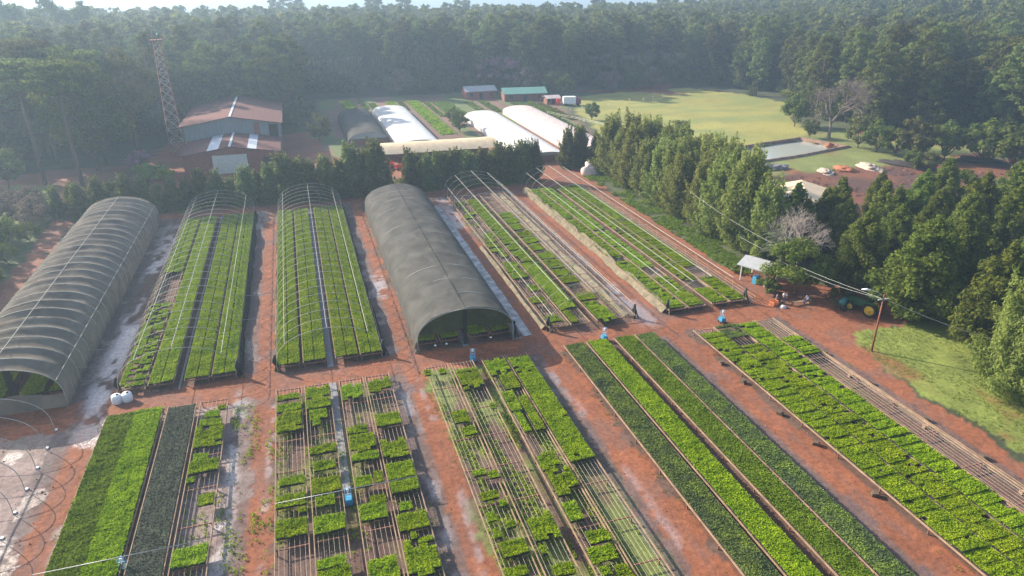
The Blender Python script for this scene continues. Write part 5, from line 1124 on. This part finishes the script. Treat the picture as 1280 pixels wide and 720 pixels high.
for k in range(8):
    x, y = [(-45.5, 131), (-46.5, 135), (-48, 139), (-50.5, 137), (-44.5, 127), (-49, 132), (-52.5, 141), (-52, 134)][k]; plant('twiggy_shrub', TW[k % 2], x, y, f'grey brown twiggy shrub, {ordw(k)} of the clump left of the dirt track', 'shrub', 'twiggy shrubs beside the left track', random.uniform(.7, 1.0))
DB = [broadleaf(4500, 6.5, 3.6, .2, s, 'broad', .05, .75, 26) for s in (111, 112)]
for k, (x, y, s) in enumerate(((-43.5, 122, .5), (-46, 119, .8), (-43.6, 112, .5), (-46.5, 110, .9), (-43.0, 103, .5), (-45.5, 101, .85), (-42.5, 94, .5), (-44.5, 91, .7), (-49.5, 114, 1.0), (-50, 122, .9), (-49, 105, 1.0), (-53, 127, 1.0), (-55, 136, .8), (-42.8, 86, .5), (-48, 96, .9))):
    plant('dark_bush', DB[k % 2], x, y, f'dark bush, {ordw(k)} counted from the far end of the left edge thicket', 'bush', 'thicket at the left edge', s)
for k, (x, y) in enumerate(((-39, 147), (-38.5, 141.5), (-36, 143), (-33, 144), (-31, 148), (-40, 137))):
    plant('shrub', [OL[0], BR[0], BR[1]][k % 3], x, y, f'mixed green shrub, {ordw(k)} in the verge behind the pale tunnel', 'shrub', 'verge shrubs behind the pale tunnel', random.uniform(.3, .45))

# ------------------------------------------------------------ forests
TP = [tall_pine(4200, 25, .42, s, .5, 4.4) for s in (201, 202, 203, 204, 205)]
TR = [tall_pine(5200, 23, .38, s, .68, 4.9, 'pine') for s in (211, 212, 213, 214)]
MX = [broadleaf(4600, 22, 6.2, .45, s, 'broad', .3, .6, 26) for s in (221, 222, 223)]
AR = [flat_top(5000, 27, 4.6, .42, s) for s in (231, 232)]
for k, (px_, py_, h, lb) in enumerate(((98, 68, 25, 'flat topped dark conifer, nearest right of the group'), (62, 80, 25, 'flat topped dark conifer with low crown, middle of the group'), (30, 56, 27, 'flat topped dark conifer, tallest middle of the group'), (8, 52, 27, 'flat topped dark conifer at the left picture edge'), (55, 62, 26, 'flat topped dark conifer, rear of the group'), (12, 78, 25, 'flat topped dark conifer, low at the left picture edge'))):
    x, y = G(px_, py_ - 6, h); plant('araucaria_tree', AR[k % 2], x, y, lb, 'tree', 'flat topped conifers at upper left', h / 27)
def forest(kind):
    pass
def visible(x, y):
    a = np.degrees(np.arctan2(x, y)) - 17.245; return np.abs(a) < 41.5
st_ = 7.0; gx = np.arange(-420, 760, st_); gy = np.arange(90, 760, st_); X, Y = np.meshgrid(gx, gy); X = X.ravel() + rng.uniform(-2.3, 2.3, X.size); Y = Y.ravel() + rng.uniform(-2.3, 2.3, Y.size)
D = np.hypot(X, Y)
RF = [(164, 204), (150, 176), (147, 158), (150, 150), (165, 142), (168, 128), (185, 118), (196, 104), (178, 88), (150, 84), (125, 80), (122, 55), (200, 30), (900, 100), (900, 900), (300, 900), (190, 300), (158, 262), (162, 240)]
BF = [(-5, 277), (20, 272), (46, 268), (58, 266), (92, 252), (104, 260), (130, 262), (155, 262), (175, 250), (300, 400), (300, 760), (-300, 760), (-60, 300)]
LF = [(-50, 188), (-32, 203), (0, 207), (2, 240), (-5, 277), (-60, 300), (-300, 760), (-420, 760), (-420, 150), (-80, 168), (-62, 178)]
inR, inB, inL = inpoly(X, Y, RF), inpoly(X, Y, BF), inpoly(X, Y, LF)
ok = visible(X, Y) & (inR | inB | inL) & (D < 700)
# far, keep only forest that the relief shows
ok &= (rng.random(len(X)) > .12)
idx = np.where(ok)[0]; idx = idx[np.argsort(D[idx])]
cnt = {'p': 0, 'm': 0}; rest = []
random.seed(55)
for i in idx:
    x, y = float(X[i]), float(Y[i])
    left = inL[i] and (x < -5 or y < 250)
    key = 'm' if left else 'p'
    if cnt[key] >= (150 if left else 285): rest.append(i); continue
    cnt[key] += 1
    if left: plant('forest_tree', MX[cnt[key] % 3] if random.random() < .7 else TP[cnt[key] % 5], x, y, 'tall hazy tree in the forest behind the warehouse and tower', 'tree', 'forest trees behind the warehouse and tower', random.uniform(.8, 1.12))
    elif inB[i] and not inR[i]: plant('forest_pine', TP[cnt[key] % 5], x, y, 'tall straight pine in the hazy forest wall behind gardens and meadow', 'tree', 'pines of the forest wall behind gardens and meadow', random.uniform(.88, 1.1))
    else: plant('forest_pine', TR[cnt[key] % 4], x, y, 'tall pine on the forested slope right of the meadow and pond', 'tree', 'pines of the slope right of the meadow', random.uniform(.7, 1.2))
print('forest individuals', cnt, 'rest', len(rest))
# the rest of the wood reads as one mass
def far_template(seed, n, h=24, leaf=1.0):
    random.seed(seed); cen = []; rad = []
    for k in range(16):
        f = k / 15; z = h * (.45 + .52 * f); R_ = 3.9 * math.sin(math.pi * (.25 + .7 * f)) ** .7; a = k * 2.4; q = R_ * random.uniform(.5, .95); cen.append((math.cos(a) * q, math.sin(a) * q, z)); rad.append((1.5, 1.5, .9))
    V, F = cloud(cen, rad, n, leaf, 1.5); return V.reshape(-1, 4, 3)
rest = np.array(rest); Dr = D[rest]
allV = []
for (lo, hi, n_, lf) in ((0, 330, 520, .75), (330, 480, 300, 1.0), (480, 800, 150, 1.5)):
    T = [far_template(300 + q, n_, 24, lf) for q in range(5)]; sel = rest[(Dr >= lo) & (Dr < hi)]
    if hi > 450: sel = sel[rng.random(len(sel)) < .8]
    for i in sel:
        a = rng.uniform(0, 6.28); s = rng.uniform(.82, 1.15); ca, sa = math.cos(a) * s, math.sin(a) * s; v = T[rng.integers(0, 5)]
        if inL[i]: s2 = 1.25; 
        else: s2 = 1.0
        o = np.empty_like(v); o[..., 0] = (v[..., 0] * ca - v[..., 1] * sa) * s2 + X[i]; o[..., 1] = (v[..., 0] * sa + v[..., 1] * ca) * s2 + Y[i]; o[..., 2] = v[..., 2] * s + float(terr(X[i], Y[i])); allV.append(o)
AV = np.concatenate(allV).reshape(-1, 3); print('mass quads', len(AV) // 4)
fm = LEAF('far_wood_leaves', (.062, .082, .024), (.17, .185, .05), .48, 0)
fm.node_tree.nodes['Noise Texture'].inputs['Scale'].default_value = .13; fm.node_tree.nodes['Noise Texture'].inputs['Detail'].default_value = 0
for q_ in fm.node_tree.nodes:
    if q_.type == 'MATH' and abs(q_.inputs[1].default_value - 1.5) < .01: q_.inputs[1].default_value = 2.6; q_.inputs[2].default_value = -1.1
tag(link('forest_mass', np_mesh('forest_mass', AV, np.arange(len(AV)).reshape(-1, 4), [fm])), kind='stuff')
# emergent crowns standing clear at the upper left, and thin tall ones on the skyline
for k, (px_, py_, q, lb) in enumerate(((22, 112, 1.62, 'tall hazy crown at the top left corner'), (80, 106, 1.6, 'tall hazy crown second from the top left corner'), (116, 104, 1.5, 'tall hazy crown with visible forked trunk, third from the corner'))):
    x, y = G(px_, py_); plant('emergent_tree', MX[k], x, y, lb, 'tree', None, q * .92, rz=k, sz=q)
for k, (px_, lb) in enumerate(((366, 'leftmost thin pine on the skyline'), (388, 'second thin pine on the skyline'), (480, 'third thin pine on the skyline'), (516, 'fourth thin pine on the skyline'), (583, 'fifth thin pine on the skyline'), (740, 'sixth thin pine on the skyline'), (820, 'seventh thin pine on the skyline'))):
    r_ = (px_ - 640) / 853; a = math.atan(r_ / 1.0) ; d_ = 520; ang = a + R(17.245); x, y = d_ * math.sin(ang), d_ * math.cos(ang)
    plant('skyline_pine', TP[k % 5], x, y, lb, 'tree', 'thin pines on the skyline', 1.5)
x, y = G(1030, 3, 22); plant('pink_tree', PNK, 300, 330, 'small pink flowering tree high on the right slope', 'tree', None, 1.6, z=float(terr(300, 330)) + 2)

# ------------------------------------------------------------ weeds, tufts and clods nobody could count
def scatter(name, n, fn, size, mat, h=.12, ratio=2.0, per=7, label=None):
    P = []
    while sum(len(p) for p in P) < n: P.append(fn(n))
    P = np.concatenate(P)[:n]; c = np.repeat(P, per, 0); k = len(c)
    c3 = np.column_stack([c[:, 0] + rng.normal(0, size * .9, k), c[:, 1] + rng.normal(0, size * .9, k), .03 + h * rng.random(k)]); Nn = rng.normal(size=(k, 3)); Nn[:, 2] += .6
    V, F = quads(c3, Nn, np.full(k, size), ratio); tag(link(name, np_mesh(name, V, F, [M[mat]])), kind='stuff')
def lane_pts(n):
    e = rng.choice(np.array([bx + o for bx in BAYX[1:] for o in (-.5, -.25, BW + .25, BW + .6)]), n); y = rng.uniform(16, 127, n); x = e + rng.normal(0, .3, n)
    k = (fbm(x / 2, y / 3, 77) > .52) & ~((y > 62.8) & (y < 67.4)); return np.column_stack([x, y])[k]
def bench_pts(n):
    i = rng.choice(np.array([BAYX[3], BAYX[3], BAYX[3], BAYX[3], BAYX[2], BAYX[4], BAYX[1] + 8]), n); x = i + rng.uniform(0, BW, n); y = np.where(i == BAYX[4], rng.uniform(68, 120, n), rng.uniform(18, 62, n))
    k = (fbm(x / 1.1, y / 5, 78) > .54) & (x < i + 11); return np.column_stack([x, y])[k]
def wedge_pts(n):
    x = rng.uniform(56, 86, n); y = rng.uniform(20, 58, n); k = inpoly(x, y, WEDGE) & (fbm(x / 3, y / 3, 79) > .42); return np.column_stack([x, y])[k]
def verge_pts(n):
    x = rng.uniform(57.3, 63, n); y = rng.uniform(76, 133, n); return np.column_stack([x, y])[(fbm(x / 2, y / 2, 80) > .45)]
def back_pts(n):
    x = rng.uniform(-44, 47, n); y = rng.uniform(130.5, 142, n); return np.column_stack([x, y])[(fbm(x / 3, y / 3, 81) > .45)]
scatter('lane_weeds', 1800, lane_pts, .05, 'seedolive', .1)
scatter('bench_weeds', 7000, bench_pts, .085, 'seedlime', .22)
scatter('verge_grass', 9000, wedge_pts, .045, 'crop', .07, 2.5, 5)
scatter('verge_grass', 2600, verge_pts, .12, 'seedolive', .2, 2.5)
scatter('ground_cover', 3000, back_pts, .14, 'seedolive', .35, 2.0)
nC = 5200; cx_ = rng.uniform(-40, 60, nC); cy_ = rng.uniform(18, 132, nC); kk = inpoly(cx_, cy_, YARD) & (fbm(cx_ / 3, cy_ / 3, 90) > .45); cx_, cy_ = cx_[kk], cy_[kk]
V = []; F = []
for x, y in zip(cx_, cy_):
    r_ = .03 + .07 * random.random() ** 2; o = len(V); a = random.uniform(0, 1.5)
    V += [(x + r_ * math.cos(a + q * 2.094) * random.uniform(.8, 1.4), y + r_ * math.sin(a + q * 2.094), 0) for q in range(3)] + [(x, y, r_ * .9 + .02)]; F += [(o, o + 1, o + 3), (o + 1, o + 2, o + 3), (o + 2, o, o + 3)]
me = bpy.data.meshes.new('soil_clods'); me.from_pydata(V, [], F); me.materials.append(MAT('clod_soil', (.24, .10, .06), .95, 0, .3, 1)); tag(link('soil_clods', me), kind='stuff')

# undergrowth at the forest foot and rubble on the red lot
ug = np.where(ok & (D < 345))[0]; U = []
T = []
for q in range(4):
    random.seed(500 + q); cen = [(random.uniform(-2.2, 2.2), random.uniform(-2.2, 2.2), random.uniform(.8, 6.5)) for _ in range(9)]; V, F = cloud(cen, [(1.7, 1.7, 1.5)] * 9, 420, .55, 1.4); T.append(V.reshape(-1, 4, 3))
for i in ug:
    for q in range(1 if (inR[i] and D[i] > 260) else 2):
        v = T[rng.integers(0, 4)]; s_ = rng.uniform(.5, 1.25); o = v * s_; o = o + np.array([X[i] + rng.uniform(-3.5, 3.5), Y[i] + rng.uniform(-3.5, 3.5), float(terr(X[i], Y[i]))]); U.append(o)
UV = np.concatenate(U).reshape(-1, 3); print('undergrowth', len(UV) // 4)
tag(link('undergrowth', np_mesh('undergrowth', UV, np.arange(len(UV)).reshape(-1, 4), [fm])), kind='stuff')
V = []; F = []
for _ in range(1500):
    x, y = random.uniform(82, 168), random.uniform(96, 121)
    if not bool(inpoly(np.array([x]), np.array([y]), LOT)[0]) or float(vnoise(x / 5, y / 3, 5)) < .42: continue
    r_ = .12 + .5 * random.random() ** 3; o = len(V)
    V += [(x + r_ * math.cos(q * 1.57) * random.uniform(.7, 1.5), y + r_ * math.sin(q * 1.57), 0) for q in range(4)] + [(x, y, r_ * .8)]; F += [(o, o + 1, o + 4), (o + 1, o + 2, o + 4), (o + 2, o + 3, o + 4), (o + 3, o, o + 4)]
me = bpy.data.meshes.new('rubble'); me.from_pydata(V, [], F); me.materials.append(MAT('rubble_soil', (.13, .06, .045), .95, 0, .5, .4)); tag(link('rubble', me), kind='stuff')
